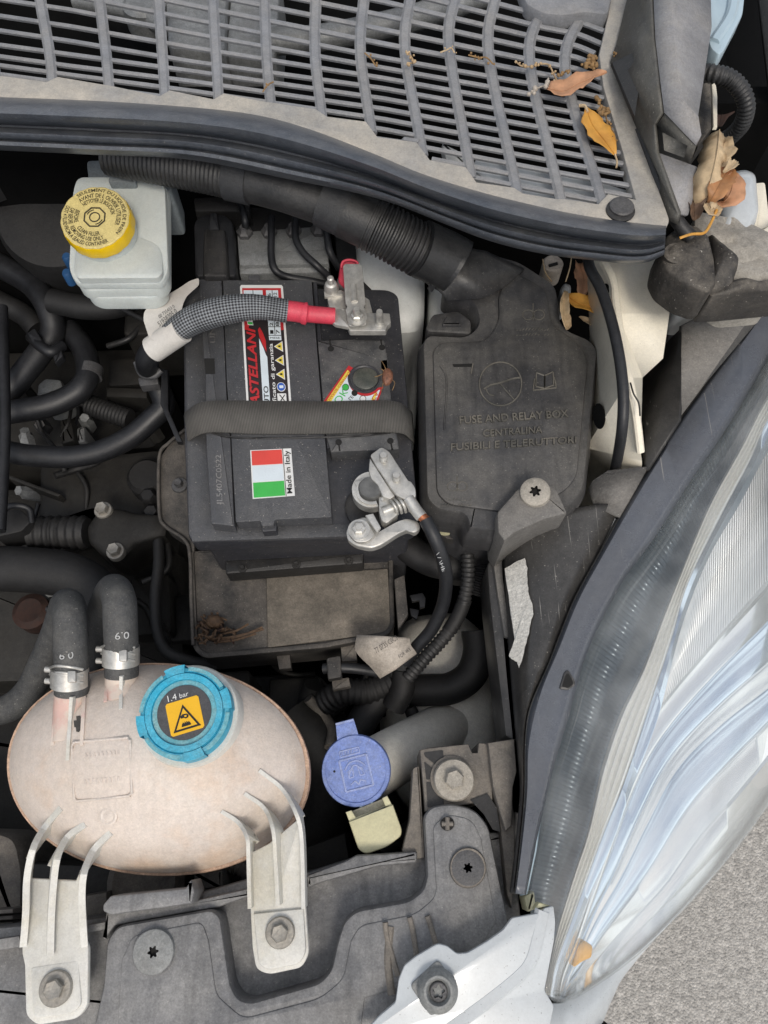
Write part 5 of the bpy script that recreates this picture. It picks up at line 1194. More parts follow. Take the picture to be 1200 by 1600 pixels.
# reflector strips
B1 = [(1245, 560), (1200, 618), (1157, 698), (1107, 789), (1062, 899), (1036, 961), (1004, 1044), (969, 1115), (940, 1200), (919, 1295), (898, 1360), (880, 1418), (868, 1462), (856, 1520), (850, 1552)]
B2 = [(1245, 600), (1200, 656), (1172, 720), (1127, 805), (1075, 912), (1049, 1000), (1009, 1122), (975, 1224), (945, 1299), (915, 1381), (886, 1460), (868, 1510), (860, 1556)]
B3 = [(1245, 640), (1200, 705), (1156, 787), (1107, 872), (1065, 980), (1028, 1122), (990, 1224), (960, 1310), (926, 1388), (896, 1462), (876, 1515), (866, 1560)]
B4 = [(1245, 850), (1200, 905), (1130, 985), (1050, 1080), (1000, 1150), (965, 1240), (940, 1330), (922, 1400), (900, 1470), (880, 1520), (872, 1562)]
B5 = [(1245, 1030), (1200, 1075), (1130, 1130), (1060, 1200), (1010, 1290), (970, 1370), (930, 1440), (905, 1495), (888, 1535), (880, 1563)]
B6 = [(1245, 1120), (1200, 1180), (1150, 1240), (1090, 1310), (1040, 1380), (985, 1440), (940, 1490), (905, 1530), (888, 1552), (880, 1563)]
OUT = [(1245, 1196), (1200, 1257), (1162, 1310), (1087, 1400), (1012, 1475), (956, 1520), (900, 1557), (878, 1565), (866, 1567)]
def zt(a, b): return lambda s: a+(b-a)*s
def rail(p, z0, z1, n=NS): return [(q.x, q.y, z0+(z1-z0)*(i/(n-1))) for i, q in enumerate(rs(p, n))]
def between(p, q, t, z0, z1, n=NS): return [(a.x+(b.x-a.x)*t, a.y+(b.y-a.y)*t, z0+(z1-z0)*(i/(n-1))) for i, (a, b) in enumerate(zip(rs(p, n), rs(q, n)))]
B0x = B0+[(836, 1450), (846, 1510), (850, 1549)]
# ribbed dark channel: real ribs across
NR = 420
def ribs_fn(s, k, w):
    if 0 < k < 6: w = w+Vector((0, 0, .0013*(abs((s*150) % 1-.5)*4-1)))
    return w
loft('ribbed_channel', [rail(B0x, .782, .752)]+[between(B0x, B1, t, z, z-.03) for t, z in ((.1, .776), (.3, .764), (.5, .760), (.7, .764), (.9, .772))]+[rail(B1, .774, .742)], NR, M['ch_rib'], hl, fn=ribs_fn, ang=180)
zig = []
for i in range(9):
    t = i/8; zig.append(between(B1, B2, t, .774+.004*t+(.0014 if i % 2 else -.0008), .742+.002*t+(.0012 if i % 2 else -.0008)))
loft('stepped_bezel', zig, 120, M['ch_line'], hl, ang=25)
loft('mirror_bezel', [rail(B2, .778, .744), between(B2, B3, .5, .7795, .744), rail(B3, .776, .741)], 100, M['ch_blue'], hl)
loft('fluted_reflector', [rail(B3, .775, .740), between(B3, B4, .3, .762, .734), between(B3, B4, .65, .752, .728), rail(B4, .748, .724)], 120, M['ch_flute'], hl)
loft('reflector_ridge', [rail(B4, .748, .724), between(B4, B5, .05, .750, .7255), between(B4, B5, .10, .748, .724)], 80, M['ch_facet'], hl)
loft('upper_mirror', [between(B4, B5, .10, .748, .724), between(B4, B5, .30, .7455, .7235), between(B4, B5, .38, .742, .7215)], 80, M['ch_facet'], hl)
loft('middle_mirror', [between(B4, B5, .38, .742, .7215), between(B4, B5, .42, .7427, .7219), between(B4, B5, .70, .7385, .720), between(B4, B5, .76, .735, .718)], 80, M['ch_blue'], hl)
loft('inner_mirror', [between(B4, B5, .76, .735, .718), between(B4, B5, .80, .7357, .7184), rail(B5, .734, .718)], 80, M['ch_facet'], hl)
loft('lower_mirror', [rail(B5, .734, .718), between(B5, B6, .08, .7347, .7185), between(B5, B6, .48, .730, .717), between(B5, B6, .54, .7265, .7155)], 80, M['ch_blue'], hl)
loft('outer_mirror', [between(B5, B6, .54, .7265, .7155), between(B5, B6, .60, .7272, .7159), rail(B6, .716, .711)], 80, M['ch_facet'], hl)
loft('mirror_edge', [rail(B6, .716, .711), between(B6, OUT, .1, .7165, .7115), between(B6, OUT, .5, .702, .715), rail(OUT, .680, .722)], 80, M['ch_facet'], hl)
dome('amber_reflection', [(896, 1512), (904, 1478), (914, 1470), (926, 1478), (924, 1496), (910, 1502)], .726, .004, .008, M['amber'], hl, r=4)  # reflection of the turn bulb, put in as an amber solid
# clear cover
def lens_z(t, s):
    z0 = .791-.030*s; z1 = .690+.045*s
    return z0+(z1-z0)*t+.040*math.sin(math.pi*t)*(1-.75*s)
LR = []
for t in (0, .06, .15, .28, .42, .56, .7, .82, .92, 1.0):
    LR.append([(a.x+(b.x-a.x)*t, a.y+(b.y-a.y)*t, lens_z(t, i/(NS-1))) for i, (a, b) in enumerate(zip(rs(B0x), rs(OUT)))])
loft('lens', LR, 70, M['lens'], hl, th=.0025, ang=180)
loft('lens_rim', [[(p[0], p[1], p[2]+.001) for p in LR[-1]], [(p[0]+2, p[1]+3, p[2]-.012) for p in LR[-1]]], 70, M['lens'], hl, th=.002)
poly3('lens_lug', [(812, 1400, .770), (821, 1340, .782), (832, 1300, .786), (846, 1262, .788), (836, 1330, .786), (822, 1398, .775)], [(0, 1, 2, 3, 4, 5)], M['skyblue'], hl, th=.003)
plate('lens_foot', [(818, 1400), (835, 1392), (838, 1420), (824, 1426)], .766, .02, M['butter'], hl, bev=.002, r=4)
plate('lens_tab', [(835, 1422), (842, 1410), (862, 1416), (848, 1424)], .789, .01, M['butter'], hl, bev=.001, r=3)
# ------------------------------------------------------------------ coolant tank
ct = thing('coolant_tank', 'pinkish white oval coolant tank with turquoise pressure cap', 'coolant tank', 250, 1210, .70)
S = 72; SZ = .752
seamE = []
for k in range(S):
    a = 2*math.pi*k/S
    ca, sa = math.cos(a), math.sin(a)
    seamE.append(W(250+236*math.copysign(abs(ca)**.97, ca)+8*sa*-1, 1203-166*math.copysign(abs(sa)**.97, sa), SZ+.012*sa))
cE = sum(seamE, Vector())/S
def shell(h, ts, pw=.5):
    rings = []
    for t in ts: rings.append([cE.lerp(v, t)+Vector((0, 0, h*(max(0, 1-t*t))**pw)) for v in seamE])
    return rings
up = shell(.052, pw=.72, ts=(.0005, .1, .2, .3, .4, .5, .6, .7, .78, .85, .905, .945, .97))
vs, fs = ringmesh(up, top=True, bottom=False)
UPV, UPF = vs, fs
mk('upper_shell', vs, fs, M['tank'], ct, ang=80)
dn = shell(-.07, (.97, .92, .85, .7, .5, .3, .05)); vs, fs = ringmesh(dn, top=False, bottom=True)
mk('lower_shell', vs, fs, M['tank'], ct, ang=80)
rg = [[cE.lerp(v, t)+Vector((0, 0, d)) for v in seamE] for t, d in ((.955, .0070), (.964, .0075), (.970, .0052), (.994, .0048), (1.0, .002), (.997, -.004), (.96, -.006))]
vs, fs = ringmesh(rg, False, False); mk('seam_flange', vs, fs, M['tankseam'], ct, ang=40)
_bv = BVHTree.FromPolygons([tuple(v) for v in UPV], UPF)
def tz(px, py):
    """height of the tank's upper shell at a pixel"""
    o_ = Vector((0, 0, CAMZ)); h = _bv.ray_cast(o_, (W(px, py, 0)-o_).normalized())
    return h[0].z if h[0] else SZ
# cap
KC = W(288, 1113, .817)
FU = (Vector((1, 0, 0)), Vector((0, 1, 0)), Vector((0, 0, 1)))
lathe('filler_collar', [(.0345, -.04), (.0345, -.014), (.0335, -.012), (.028, -.012)], KC, M['wplas'], ct, s=48)
def lug(a, r, h):
    d = max(math.cos(4*(a-R(18))), 0)
    return 1+(.03 if math.cos(4*(a-R(18))) > .72 else 0)
kc = lathe('pressure_cap', [(.0305, -.016), (.0305, -.004), (.0295, -.001), (.0270, 0), (.0262, -.0012), (.0255, 0), (.024, .0006), (.0225, .0004), (.0215, -.0008), (.0190, -.0008)], KC, M['cyan'], ct, s=96, fn=lambda a, r, h: lug(a, r, h) if r > .0265 else 1, ang=30)
ringbar('dusty_ring', .0178, .0214, -.0004, M['cyan2'], kc, 48, 0, KC, .0006, fr=FU)
for a0 in range(4):
    b_ = 18+90*a0
    ringbar('rim_groove', .0276, .0303, .0001, M['cyan2'], kc, 16, 0, KC, .0008, R(b_+18), R(b_+72), FU)
    ringbar('grip_lug', .0262, .0318, .0014, M['cyan'], kc, 8, 0, KC, .012, R(b_-13), R(b_+13), FU)
ringbar('turret_ring', .0218, .0258, .0016, M['cyan'], kc, 60, 0, KC, .003, fr=FU)
lathe('decal_disc', [(.0181, -.002), (.0181, .0002), (.018, .0004)], KC, M['decal'], kc, s=60)
# decal artwork: yellow square turned about 17 degrees
DX = (W(331, 1083, .8174)-W(254, 1099, .8174)); ang_ = R(17)
def dm(u, v, w=0):
    """decal plane in cap units of 1 mm, turned"""
    x = u*math.cos(ang_)-v*math.sin(ang_); y = u*math.sin(ang_)+v*math.cos(ang_)
    return KC+Vector((x*.001, y*.001, .0006+w))
def dp(name, pts, w, m): 
    P = ccw([dm(u, v, w) for u, v in pts]); vs, fs = ringmesh([P, [p-Vector((0, 0, .0003)) for p in P]])
    return mk(name, vs, fs, m, kc, smooth=False)
q = 11.2
dp('yellow_square', [(-q, -12.4), (-q+1.2, -13.6), (q-1.2, -13.6), (q, -12.4), (q, 7.4), (q-1.2, 8.6), (-q+1.2, 8.6), (-q, 7.4)], .0002, M['dyellow'])
dp('warning_triangle', [(-9.2, -11.6), (9.2, -11.6), (0, 5.2)], .0005, M['dblack'])
dp('triangle_field', [(-7.0, -10.3), (7.0, -10.3), (0, 2.6)], .0008, M['dyellow'])
dp('hand_mark', [(-3.0, -2.6), (-1.2, -1.2), (1.6, -1.6), (2.8, -2.8), (2.2, -4.2), (.4, -4.6), (-.6, -3.8), (-2.6, -3.8)], .0010, M['dblack'])
dp('hand_cut', [(-.2, -2.4), (1.4, -2.5), (1.2, -3.5), (0, -3.5)], .0012, M['dyellow'])
dp('steam_mark', [(-3.2, -9.4), (3.2, -9.4), (2.8, -7.8), (1.8, -6.6), (1.5, -7.6), (.6, -6.2), (.2, -7.6), (-.6, -6.2), (-1.0, -7.6), (-1.8, -6.6), (-2.8, -7.8)], .0010, M['dblack'])
V_, F_ = glyphs('1.4'); mk('print', [dm(-8.8+6.0*u, 9.6+4.2*v, .0004) for u, v, w in V_], F_, M['dwhite'], kc, smooth=False)
V_, F_ = glyphs('bar'); mk('print', [dm(-.8+6.0*u, 9.8+3.2*v, .0004) for u, v, w in V_], F_, M['dwhite'], kc, smooth=False)
# moulded details on the shell
def onshell(pts, lift=.001): return [(x, y, tz(x, y)+lift) for x, y in pts]
sq = rnd([(112, 1160), (203, 1152), (206, 1243), (116, 1252)], 9)
tube('moulded_frame', onshell(sq+[sq[0]], .0007), .0010, M['tank'], ct, s=6, n=90)
for k in range(9):
    x = 132+k*6.6; y = 1222-k*.6
    tube('moulded_letter', onshell([(x, y-4), (x+random.uniform(0, 3), y+4)], .0001), .0006, M['tank'], ct, s=5, n=3)
for k in range(9):
    x = 134+k*6.4; y = 1180-k*.6
    tube('moulded_letter', onshell([(x, y-3), (x+random.uniform(0, 3), y+3)], .0001), .0005, M['tank'], ct, s=5, n=3)
C = W(170, 1275, tz(170, 1275))
lathe('moulded_boss', [(.0062, -.002), (.0062, .001), (.005, .0014), (.0035, .0008), (.002, .0012)], C, M['tank'], ct, nrm=(-.1, -.35, 1), s=24)
for x, y in ((123, 1124), (119, 1131), (127, 1132), (122, 1138)):
    pxs = [(x-4, y-5), (x+2, y-6), (x+5, y), (x+1, y+6), (x-3, y+5)]
    P = ccw([W(a, b, tz(a, b)+.0005) for a, b in pxs]); vs, fs = ringmesh([P, [p-Vector((0, 0, .0008)) for p in P]])
    mk('ink_smudge', vs, fs, M['greyink'], ct, smooth=False)
# hose nipples with fins
for x0, y0, x1, y1 in ((112, 1075, 106, 1160), (190, 1042, 189, 1100)):
    nb = tube('hose_nipple', [(x0, y0, .790), ((x0+x1)/2, (y0+y1)/2, .785), (x1, y1, tz(x1, y1)-.012)], .0114, M['nipple'], ct, s=20, n=16)
    for dx in (-24, 0, 22):
        if x0 > 150 and dx > 0: continue
        ln = 1.0 if dx == 0 else .75
        yy1 = y0+20+(y1+(28 if x0 < 150 else 8)-y0-20)*ln
        fp_ = []
        for q_ in range(7):
            f_ = q_/6; xx = x0+dx*.9+(x1+dx-x0-dx*.9)*f_; yv = y0+14+(yy1-y0-14)*f_
            fp_.append(W(xx, yv, max(tz(xx, yv)+.0015*(1-f_)+.0002, (.802 if dx == 0 else .790)*(1-f_)**.5+(1-(1-f_)**.5)*.77)))
        vs, fs, uv = sweep(fp_, 14, [(-.0012, -.012), (.0012, -.012), (.0012, .001), (-.0012, .001)])
        mk('nipple_fin', vs, fs, M['wplas'] if dx == 0 else M['nipple'], nb, ang=30)
# brackets moulded to the tank
lowb = [(44, 1372), (40, 1440), (34, 1472), (34, 1490), (38, 1508), (40, 1588, 10), (58, 1602, 8), (120, 1592, 10), (137, 1572, 10), (138, 1480), (132, 1466), (131, 1420), (126, 1376)]
bk = plate('bracket', lowb, lambda x, y: .768+.00003*(1600-y), .004, M['wplas'], ct, bev=.0012, r=3)
plate('bracket_pad', [(47, 1512, 6), (122, 1500, 5), (127, 1570, 8), (112, 1584, 8), (52, 1592, 8)], .7712, .003, M['wplas'], bk, bev=.001)
def fin(path, par, w=.0022, h=.016, mt='wplas'):
    P = [W(*p) for p in path]; vs, fs, uv = sweep(P, 24, [(-w/2, -h), (w/2, -h), (w/2, .0), (-w/2, .0)])
    return mk('fin', vs, fs, M[mt], par, ang=40)
def fz_(x, y, l): return (x, y, tz(x, y)+l)
for pts in ([(94, 1263), (70, 1292), (52, 1325), (42, 1372), (40, 1430), (36, 1480)], [(132, 1288), (105, 1308), (90, 1340), (84, 1380), (80, 1440), (79, 1495)], [(172, 1301), (146, 1328), (132, 1362), (128, 1400), (130, 1450), (132, 1480)]):
    p3 = [(x, y, (tz(x, y)+(.001, .009)[i]) if i < 2 else (.790, .784, .780, .776)[i-2]) for i, (x, y) in enumerate(pts)]
    fin(p3, bk, .0042, .014)
hexbolt(bk, 88, 1544, .7715, .0105, .0062, M['metal2'], hh=.005)
rbk = plate('bracket', [(388, 1334), (420, 1318), (468, 1278), (473, 1290), (476, 1360), (478, 1420), (483, 1490, 10), (472, 1512, 10), (420, 1523, 10), (400, 1515, 10), (394, 1480), (390, 1400)], lambda x, y: .772+.00004*(1520-y), .004, M['wplas'], ct, bev=.0012, r=3)
plate('bracket_pad', [(396, 1428), (474, 1420), (478, 1488, 8), (468, 1506, 8), (420, 1516, 8), (404, 1508, 8)], .7785, .004, M['wplas'], rbk, bev=.001)
for pts in ([(346, 1268), (372, 1285), (386, 1310), (388, 1340), (390, 1420)], [(382, 1240), (412, 1262), (426, 1295), (430, 1340), (434, 1415)], [(405, 1204), (440, 1232), (462, 1270), (471, 1310), (474, 1420)]):
    p3 = [(x, y, (tz(x, y)+(.001, .006)[i]) if i < 2 else (.792, .787, .784)[i-2]) for i, (x, y) in enumerate(pts)]
    fin(p3, rbk, .0026, .014)
hexbolt(rbk, 438, 1457, .7795, .0095, .0058, M['metal2'], hh=.004)
# coolant hoses
def chose(label, path, cx, cy, cz, t0, txt):
    h = thing('coolant_hose', label, 'hose', cx, cy, .75, 'coolant hoses on the tank')
    tube('rubber', path, .0118, M['hosegrey'], h, s=22, n=70)
    a, b = W(*path[0]), W(*path[1]); d = (b-a).normalized()
    e = W(cx, cy, cz)
    cb = tube('clamp', [e-d*.0065, e+d*.0065], .0129, M['metal'], h, s=26, n=4, px=False)
    X_ = d.cross(Vector((0, 0, 1))).normalized()
    for off in (-.006, 0, .006):
        tube('clamp_rib', [e+X_*(-.0125)+d*off*.8+Vector((0, 0, .004)), e+X_*(-.004)+d*off*.8+Vector((0, 0, .0128)), e+X_*.006+d*off*.8+Vector((0, 0, .0120)), e+X_*.0115+d*off*.8+Vector((0, 0, .006))], .0011, M['metal'], cb, s=6, px=False, n=14)
    for off in (-.0045, .004): tube('clamp_ear', [e-X_*.012+d*off, e-X_*.0175+d*off], .0022, M['metal'], cb, s=8, px=False, n=3)
    plate('clamp_lock', [(cx-4, cy-9), (cx+9, cy-9), (cx+9, cy+9), (cx-4, cy+9)], cz+.0142, .002, M['metal'], cb, bev=.0006, r=2)
    x, y, z = txt
    tube('seam_line', [W(*p)+Vector((.004, 0, .0112)) for p in path[1:4]], .0004, M['hosegrey'], h, s=5, px=False)
    text('print', '0.9', quad([(x+11, y-7), (x-11, y-5), (x-11, y+6), (x+11, y+4)], z), M['hosewhite'], h, w=.0004)
    return h
chose('dusty coolant hose with zinc clamp on the outer tank nipple', [(112, 1082, .790), (112, 1050, .798), (110, 1000, .810), (109, 962, .812), (104, 945, .792), (90, 985, .755), (70, 1032, .725), (45, 1080, .70), (10, 1108, .69), (-40, 1112, .69)], 109, 1057, .797, 0, (104, 1025, .8165))
chose('dusty coolant hose with zinc clamp on the nipple beside the cap', [(190, 1056, .790), (190, 1020, .798), (188, 975, .812), (186, 938, .814), (176, 922, .792), (160, 955, .755), (150, 1000, .72), (140, 1040, .70), (120, 1070, .68)], 189, 1024, .797, 0, (191, 994, .820))
# ------------------------------------------------------------------ washer cap
wcn = (-.06, -.16, 1)
wp = thing('washer_filler_cap', 'dusty blue washer filler cap with wiper symbol', 'filler cap', 556, 1206, .70)
WC = W(556, 1204, .738)
lathe('neck', [(.019, -.05), (.019, -.006), (.015, -.006)], WC, M['wtank'], wp, wcn, 30)
lathe('cap', [(.0245, -.009), (.0258, -.008), (.0262, -.002), (.0255, 0), (.010, .0004)], WC, M['blue'], wp, wcn, 44)
WX, WY, WN = frame(wcn)
ringbar('cap_rim', .0228, .0252, .0012, M['blue'], wp, 44, 0, WC, .002, fr=(WX, WY, WN))
wa = R(14)
def wm(u, v, w=0):
    x = u*math.cos(wa)-v*math.sin(wa); y = u*math.sin(wa)+v*math.cos(wa)
    return WC+WX*x*.001+WY*y*.001+WN*(.0004+w)
def wt(pts, r=.0007, m='blue2'): return tube('relief', [wm(*p) for p in pts], r, M[m], wp, s=6, px=False, n=max(3, 5*len(pts)))
def wl_(pts, r=.0008):
    for a, b in zip(pts, pts[1:]): wt([a, b], r)
wl_([(-10.5, -13), (10.5, -13), (10.5, 9.5), (-10.5, 9.5), (-10.5, -13)], .0010)
wl_([(-9, 12), (6, 12), (6, 16), (-9, 16), (-9, 12)], .0006)
for k in range(6): wt([(-7.5+k*2.3, 13), (-6.8+k*2.3, 15.2)], .0005)
wt([(-8, 2), (-4, 6), (0, 7), (4, 6), (8, 2)], .0008); wt([(-5, -1), (-2, 3), (0, 4), (2, 3), (5, -1)], .0007)
wl_([(-6, -4), (-2.5, -4), (-2, 2), (-5, 1), (-6, -4)], .0006); wl_([(6, -4), (2.5, -4), (2, 2), (5, 1), (6, -4)], .0006)
wl_([(-6, -9), (-2, -7), (0, -10), (2, -7), (6, -9)], .0006)
P = ccw([wm(u, v, 0) for u, v in ((-6, 24), (7, 24), (7, 37), (-7, 37))])
P2 = ccw([wm(u, v, -.001) for u, v in ((-9, 22), (8, 22), (7, 37), (-7, 37))])
vs, fs = ringmesh([[p+Vector((0, 0, 0)) for p in P2], [p-Vector((0, 0, .004)) for p in P2]]); mk('pull_tab', vs, fs, M['blue'], wp, smooth=False)
wl_([(-7, 36), (7, 36)], .0012)
lathe('vent_hole', [(.0009, -.001), (.0009, .0001), (.0004, .0002)], wm(-15.8, 3.2, .0001), M['hole'], wp, wcn, 10)
for u in (-2, 6): tube('hinge_strip', [wm(u, -24, -.002), wm(u, -29, -.001), wm(u, -34, -.002)], .0017, M['skyblue'], wp, s=8, px=False)
hk = thing('hinge_clip', 'pale yellow plastic hinge clip below the blue washer cap', 'hinge clip', 585, 1295, .72)
plate('clip_face', [(545, 1284), (614, 1257), (628, 1296, 6), (627, 1306, 8), (606, 1323, 12), (572, 1335, 10), (560, 1328, 8)], .746, .012, M['butter'], hk, bev=.0015, n=6)
plate('clip_back', [(540, 1269), (549, 1266), (556, 1277), (602, 1260), (597, 1247), (605, 1243), (613, 1258), (546, 1285)], .7435, .014, M['butter'], hk, bev=.0008)
plate('clip_floor', [(548, 1268), (598, 1248), (606, 1262), (552, 1284)], .736, .008, mat('shaded clip plastic', '#a8a28c', .5, var=.08, dust=.3), hk, bev=.0006)  # darker copy of the clip plastic, shade put into the colour
# ------------------------------------------------------------------ grey front panel
fp = thing('front_panel', 'dusty grey plastic front crossmember panel with moulded recesses', 'front panel', 400, 1500, .70)
plate('base', [(-420, 1500), (-40, 1452), (30, 1446), (135, 1436), (165, 1432), (250, 1412), (390, 1372), (480, 1363), (560, 1338), (655, 1330), (668, 1300), (800, 1300), (815, 1440), (790, 1640), (-420, 1640)], .742, .06, M['gpanel'], fp, bev=.003, r=4)
plate('raised_deck', [(138, 1640), (160, 1540), (166, 1470, 10), (182, 1447, 16), (330, 1421, 12), (344, 1432, 12), (349, 1465), (360, 1540, 10), (372, 1562, 12), (392, 1567, 10), (500, 1536, 14), (517, 1516, 10), (526, 1475), (537, 1440, 10), (556, 1423, 12), (640, 1408, 14), (662, 1390, 12), (667, 1368), (662, 1275, 10), (674, 1260, 10), (705, 1255, 14), (742, 1264, 16), (764, 1290, 14), (772, 1330), (795, 1440), (790, 1500), (700, 1640)], .766, .03, M['gpanel'], fp, bev=.0035)
plate('deck_face', [(676, 1290, 10), (700, 1272, 12), (738, 1280, 14), (752, 1310), (776, 1440), (740, 1500), (700, 1520), (570, 1560), (560, 1640), (180, 1640), (190, 1500), (206, 1462, 14), (316, 1440, 12), (326, 1470), (338, 1555, 12), (380, 1592, 16), (500, 1560, 16), (536, 1530, 14), (548, 1470), (562, 1446, 14), (650, 1428, 14), (682, 1400, 14)], .7672, .006, M['gpanel'], fp, bev=.0014)
plate('rear_flange', [(160, 1414), (172, 1400), (290, 1388), (298, 1374), (304, 1392), (300, 1412), (172, 1430), (160, 1424)], .776, .03, M['gpanel'], fp, bev=.002, r=3)
plate('rear_ledge', [(165, 1425), (300, 1408), (388, 1388), (392, 1400), (340, 1418), (180, 1446), (162, 1470)], .758, .02, M['gpanel'], fp, bev=.002, r=3)
plate('middle_ledge', [(478, 1368), (540, 1345), (556, 1336), (600, 1334), (652, 1330), (652, 1348), (590, 1354), (500, 1380), (480, 1388)], .757, .02, M['gpanel'], fp, bev=.0025, r=4)
plate('end_wall', [(645, 1200), (655, 1196), (662, 1300), (664, 1340), (640, 1345), (628, 1330), (640, 1280)], .752, .04, M['gpanel2'], fp, bev=.0015, r=3)
plate('side_strip', [(-420, 1530), (30, 1462), (34, 1480), (-420, 1550)], .752, .02, M['gpanel'], fp, bev=.0015)
plate('side_strip', [(132, 1446), (164, 1440), (165, 1452), (132, 1460)], .752, .02, M['gpanel'], fp, bev=.0015)
for p in ([(602, 1442), (606, 1470), (622, 1525)], [(640, 1434), (645, 1455), (652, 1500)], [(668, 1432), (674, 1450), (682, 1478)]):
    pp = [(x, y, .770-.001*i) for i, (x, y) in enumerate(p)]
    bar('stiffening_rib', pp, .0035, .01, M['gpanel2'], fp, n=10)
bar('mould_line', [(610, 1448, .7685), (606, 1500, .7685), (612, 1555, .7685)], .005, .006, M['gpanel2'], fp, n=12)
starscrew(fp, 240, 1487, .769, .0135, .0030, M['screw'], M['hole'], h=.0016)
tube('screw_seat', arc3 := [(240+30*math.cos(a*.33), 1487+33*math.sin(a*.33), .7688) for a in range(20)], .0010, M['gpanel'], fp, s=6, n=50)
starscrew(fp, 731, 1356, .7690, .0115, .0027, M['screwd'], M['hole'], h=.0012)
tube('screw_seat', [(731+26*math.cos(a*.33), 1356+29*math.sin(a*.33), .7688) for a in range(20)], .0012, M['gpanel2'], fp, s=6, n=50)
dot('cross_hole', 699, 1287, 11, .7684, M['hole'], fp, 24)
for p in ([(699, 1277, .7688), (699, 1297, .7688)], [(690, 1287, .7686), (708, 1287, .7686)]): tube('cross_clip', p, .0017, M['gpanel2'], fp, s=8, n=3)
# headlight bracket with the big bolt
hb2 = thing('headlight_bracket', 'dusty ribbed plastic headlight bracket with a large flanged bolt', 'bracket', 720, 1230, .70)
plate('bracket_top', [(656, 1172), (665, 1169), (732, 1162), (738, 1176), (746, 1176), (748, 1160), (765, 1162), (768, 1210), (770, 1250), (700, 1262), (664, 1268)], .755, .05, M['gpanel2'], hb2, bev=.0015)
plate('recess', [(662, 1176), (692, 1172), (694, 1188), (682, 1196), (664, 1182)], .7556, .002, M['blk'], hb2, bev=0, r=2)  # black plates laid on top, their colour stands for shade in recesses
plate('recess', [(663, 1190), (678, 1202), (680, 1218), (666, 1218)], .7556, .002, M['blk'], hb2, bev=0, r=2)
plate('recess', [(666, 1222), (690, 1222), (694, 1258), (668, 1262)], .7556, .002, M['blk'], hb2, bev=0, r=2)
plate('bracket_wing', [(762, 1160), (804, 1154), (808, 1205), (802, 1230), (800, 1290), (790, 1300), (776, 1252), (770, 1230)], .762, .06, M['gpanel2'], hb2, bev=.002)
plate('bracket_leg', [(776, 1250), (800, 1240), (806, 1290), (804, 1370), (800, 1420), (792, 1400), (782, 1300)], .754, .08, M['gpanel2'], hb2, bev=.002)
plate('bracket_bar', [(806, 1268), (814, 1272), (818, 1330), (812, 1340), (804, 1300)], .757, .04, M['gpanel2'], hb2, bev=.002)
plate('shadow_pocket', [(735, 1250), (762, 1240), (776, 1262), (782, 1300), (770, 1296), (756, 1272)], .7562, .002, M['blk'], hb2, bev=0)  # shade painted as a black plate on the bracket
hexbolt(hb2, 709, 1219, .7575, .0148, .0070, M['washer'], hh=.006, fl=.004)
lathe('spacer', [(.0155, -.01), (.0155, 0), (.012, .001)], W(706, 1216, .757), M['gpanel2'], hb2, s=30)
# parts below the tank and at the lower corner
lo = thing('cooling_unit', 'grimy radiator tank and stubs glimpsed below the coolant tank', 'radiator', 250, 1385, .60)
plate('header', [(-420, 1330), (160, 1352), (400, 1352), (540, 1300), (560, 1420), (-420, 1470)], .66, .08, M['engine'], lo, bev=.004)
lathe('filler_stub', [(.03, -.04), (.03, 0), (.024, .006), (.018, .003)], W(228, 1378, .685), M['gpanel2'], lo)
plate('stub_block', [(302, 1362), (348, 1358), (350, 1392), (304, 1396)], .70, .05, M['gpanel2'], lo, bev=.003, r=3)
corr('stub_hose', [(345, 1346, .68), (370, 1350, .68), (392, 1362, .68)], .008, M['gpanel2'], lo, pitch=.004)
plate('cross_tube', [(132, 1398), (168, 1392), (168, 1436), (132, 1440)], .70, .04, M['gpanel2'], lo, bev=.004)
rk = thing('cooler_end', 'grey ribbed radiator end at the lower picture corner', 'radiator end', 15, 1420, .60)
plate('tank_end', [(-40, 1290), (24, 1305), (36, 1360), (34, 1440), (-40, 1450)], .67, .08, M['gpanel2'], rk, bev=.01, r=20)
for i in range(3): plate('end_rib', [(-40, 1424+i*10), (20, 1420+i*10), (20, 1427+i*10), (-40, 1431+i*10)], .72-.006*i, .03, M['gpanel2'], rk, bev=.0012)
